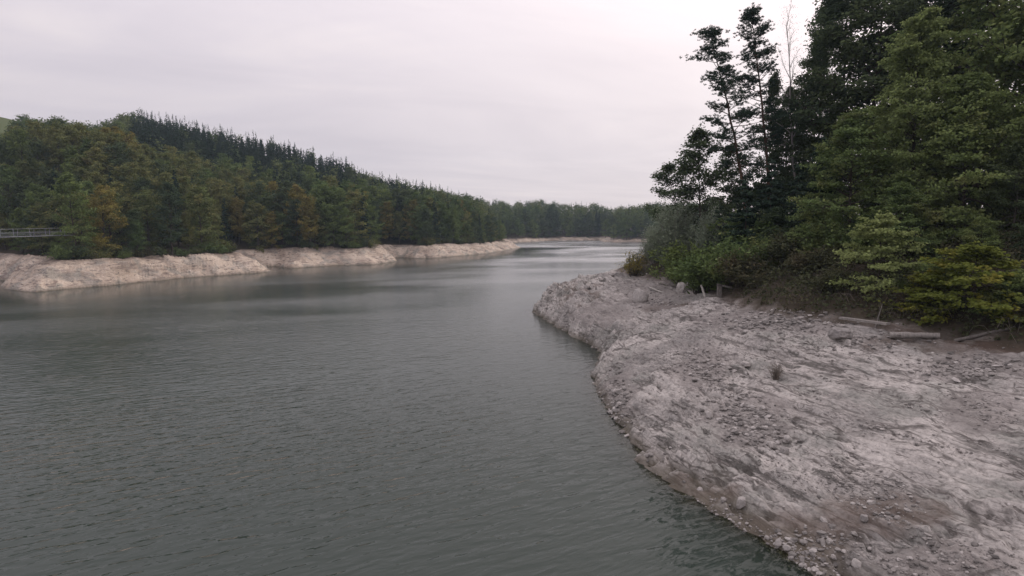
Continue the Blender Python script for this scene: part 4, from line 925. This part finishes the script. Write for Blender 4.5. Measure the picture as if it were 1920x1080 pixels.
    boulder(1100, 541, 12, 9, 2, 'small boulder on the ridge line nearest the tip')
    boulder(1471, 850, 18, 15, 1, 'squarish boulder at the lower end of the rubble streak', .5)
    boulder(1448, 838, 15, 13, 3, 'boulder just left of the squarish one in the rubble streak', 1.5)
    boulder(1476, 832, 14, 12, 2, 'boulder just above the squarish one in the rubble streak', 2.2)
    boulder(1330, 782, 15, 14, 0, 'single upright boulder in the rubble streak', 1.2)
    boulder(1462, 884, 15, 11, 2, 'pale oval stone alone on the lower rock slab', .2)
    boulder(1390, 950, 20, 24, 3, 'pinkish lump of rock just above the near waterline', .9)
    boulder(1606, 1062, 19, 17, 0, 'pale egg-shaped boulder at the bottom edge', .3)
    boulder(1475, 1030, 16, 11, 2, 'pale flat stone nearest the water at the bottom', .3)
    boulder(1556, 1018, 14, 10, 1, 'pale block on the mud near the bottom edge', .3)
    boulder(1620, 976, 16, 14, 1, 'pale block in the muddy gully', 1.3)
    boulder(1400, 690, 22, 11, 3, 'low flat rock on the upper slab', .4)
stones()

# ------------------------------------------------------------------ driftwood
def hit1(u, v): return np.array([float(q[0]) for q in hitright(np.array([float(u)]), np.array([float(v)]))])
def timber(name, p0, p1, r0, r1, m, lab, k=8, cat='log', lift=.6, knots=0, flat=None):
    a, b = hit1(*p0) if len(p0) == 2 else np.array(p0), hit1(*p1) if len(p1) == 2 else np.array(p1)
    a = a + [0, 0, r0 * lift]; b = b + [0, 0, r1 * lift]; rng = np.random.default_rng(int(abs(a[0] * 100))); w = Q(); n = 9; f = np.linspace(0, 1, n)[:, None]
    if flat:
        d = unit(b - a); s = unit(np.cross(d, [0, 0, 1.])); up = np.cross(s, d); L_ = np.linalg.norm(b - a)
        w.box((a + b) / 2, (L_ / 2, flat[0] / 2, flat[1] / 2), np.stack([d, s, up], 1))
    else:
        p = a + (b - a) * f; p[1:-1] += rng.normal(0, r0 * .12, (n - 2, 3)); w.tube(p, (r0 + (r1 - r0) * f[:, 0]) * (1 + rng.normal(0, .05, n)), k)
        for i in range(knots):
            q = p[2 + i * 2]; d = unit(rng.normal(0, 1, 3) + [0, 0, .8]); w.tube([q, q + d * r0 * 2.0, q + d * r0 * 3.4], [r0 * .35, r0 * .25, r0 * .12], 6)
    return obj(name, w.mesh(name, [m], not flat), None, lab, cat)
timber('driftwood_log', (1668, 634), (1762, 629), .24, .20, PLANKWOOD, 'grey driftwood log lying along the foot of the trees', lift=.9, knots=1)
timber('driftwood_plank', (1576, 602), (1664, 622), .16, .16, PLANKWOOD, 'straight grey plank sloping down to the lying log', lift=3.6, cat='plank', flat=(.42, .16))
timber('driftwood_log', (1790, 632), (1902, 634), .13, .09, WOOD, 'darker log half hidden in shade right of the lying log', lift=.8)
timber('driftwood_branch', (1640, 612), tuple(hit1(1652, 604) + [0, 0, .9]), .06, .03, WOOD, 'short dead branch sticking up beside the plank', 6, 'branch')
timber('driftwood_stick', (1322, 560), tuple(hit1(1316, 556) + [0, .4, 1.0]), .14, .12, PALEWOOD, 'pale bleached stick standing up below the bushes', 6, 'branch')
def drift_frame():
    r = obj('wooden_frame', None, None, 'grey weathered post with a crossbar under the bushes', 'post'); a = hit1(1348, 560); r.location = a
    w = Q(); w.box((0, 0, .65), (.22, .14, .85)); obj('post', w.mesh('post', [WOOD]), r)
    w = Q(); w.box((.55, -.05, 1.38), (.85, .09, .10), np.array([[.98, 0, .2], [0, 1, 0], [-.2, 0, .98]])); obj('crossbar', w.mesh('crossbar', [WOOD]), r)
drift_frame()
timber('driftwood_log', (1218, 541), (1242, 549), .12, .08, PALEWOOD, 'short pale driftwood log above the round boulder', 6)
timber('driftwood_branch', (1236, 531), (1284, 541), .13, .05, WOOD, 'crooked grey driftwood branch under the willows', 6, 'branch', knots=2)
timber('driftwood_branch', (1250, 527), (1296, 536), .09, .05, WOOD, 'thin driftwood branch along the edge under the willows', 6, 'branch', knots=2)
timber('driftwood_branch', (1672, 650), (1706, 660), .07, .04, WOOD, 'thin dead branch on the brown soil below the lying log', 6, 'branch', knots=1)
timber('driftwood_log', (1445, 592), (1452, 580), .13, .10, WOOD, 'short stump of driftwood at the edge of the brambles', 6)
def dry_shrub():
    p = shrub('dry_shrub', 61, 1.3, .9, 34, .07, 500, L_DRY, .12, .25, stemcol=L_DRY); a = hit1(1455, 700)
    place(p, 'dry_shrub', a, 0, 1, None, 'small dry twiggy bush alone on the bare rock slab', 'bush', parts=('stem', 'foliage'))  # the foliage part here is the bush's thin dry twigs, not leaves
dry_shrub()

# ------------------------------------------------------------------ footbridge on the left
STEEL = bark_mat('galvanised_steel', (0.17, 0.175, 0.185), (0.27, 0.275, 0.285), 2.0)
def mesh_net():
    m, N, L, out = mat('wire_net'); tc = N.new('ShaderNodeTexCoord'); d = N.new('ShaderNodeBsdfDiffuse'); d.inputs[0].default_value = (.33, .34, .35, 1); t = N.new('ShaderNodeBsdfTransparent'); mx = N.new('ShaderNodeMixShader'); mx.inputs[0].default_value = .09
    L.new(t.outputs[0], mx.inputs[1]); L.new(d.outputs[0], mx.inputs[2]); L.new(mx.outputs[0], out.inputs[0]); return m
NET = mesh_net()
def footbridge():
    yA, yB = 128.0, 141.0
    A = np.array([D(-60, yA - 4, 11.2), yA - 4, 0]); B = np.array([D(136, yB, 11.4), yB, 0])
    d = unit(B - A); s = np.array([-d[1], d[0], 0]); L_ = np.linalg.norm(B - A); wd = .75
    A = A - d * 60; L_ += 60
    zt0, zt1 = ztop(447, yA - 4), ztop(441, yB)
    def pt(q, side, dz): 
        f = q / L_; z = zt1 + (zt0 - zt1) * (1 - f) * (L_ / (L_ - 60)) ; z = max(z, 9.8)
        return A + d * q + s * side + np.array([0, 0, z + dz])
    r = obj('suspension_footbridge', None, None, 'slender steel suspension footbridge at the left edge running into the trees', 'bridge'); qs = np.linspace(0, L_, 40)
    w = Q()
    for q0, q1 in zip(qs[:-1], qs[1:]):
        v = [pt(q0, -wd, -.06), pt(q0, wd, -.06), pt(q1, wd, -.06), pt(q1, -wd, -.06), pt(q0, -wd, .04), pt(q0, wd, .04), pt(q1, wd, .04), pt(q1, -wd, .04)]
        w.add(v, [[3, 2, 1, 0], [4, 5, 6, 7], [0, 1, 5, 4], [2, 3, 7, 6]])
    obj('deck', w.mesh('deck', [STEEL]), r)
    for sd_ in (-wd, wd):
        for h, rad, nm in ((1.75, .035, 'handrail_cable'), (.02, .07, 'edge_beam'), (.9, .018, 'side_cable')):
            w = Q(); w.tube([pt(q, sd_ * 1.05, h) for q in qs], rad, 4); obj(nm, w.mesh(nm, [STEEL]), r)
        w = Q()
        for q0, q1 in zip(qs[:-1], qs[1:]): w.add([pt(q0, sd_ * 1.06, .1), pt(q1, sd_ * 1.06, .1), pt(q1, sd_ * 1.06, 1.2), pt(q0, sd_ * 1.06, 1.2)], [[0, 1, 2, 3]])
        obj('side_net', w.mesh('side_net', [NET]), r)
        q = L_ - 2.0
        while q > 1:
            w = Q(); a = pt(q, sd_ * 1.1, -.1); b = pt(q, sd_ * 1.5, 1.8); w.tube([a, (a + b) / 2, b], [.075, .07, .05], 4); obj('post', w.mesh('post', [STEEL]), r); q -= 3.05
footbridge()

# ------------------------------------------------------------------ air
def haze():
    m = bpy.data.materials.new('haze'); m.use_nodes = True; nt = m.node_tree
    for n in list(nt.nodes):
        if n.type != 'OUTPUT_MATERIAL': nt.nodes.remove(n)
    out = [n for n in nt.nodes if n.type == 'OUTPUT_MATERIAL'][0]
    v = nt.nodes.new('ShaderNodeVolumePrincipled'); v.inputs['Color'].default_value = (.66, .82, 1.0, 1); v.inputs['Density'].default_value = .00016; v.inputs['Anisotropy'].default_value = .2
    nt.links.new(v.outputs[0], out.inputs['Volume'])
    w = Q(); w.box((0, 330, 50), (1060, 500, 58.5)); obj('haze', w.mesh('haze', [m]), None, 'thin bluish haze over the lake', 'haze', None, 'stuff')
haze()
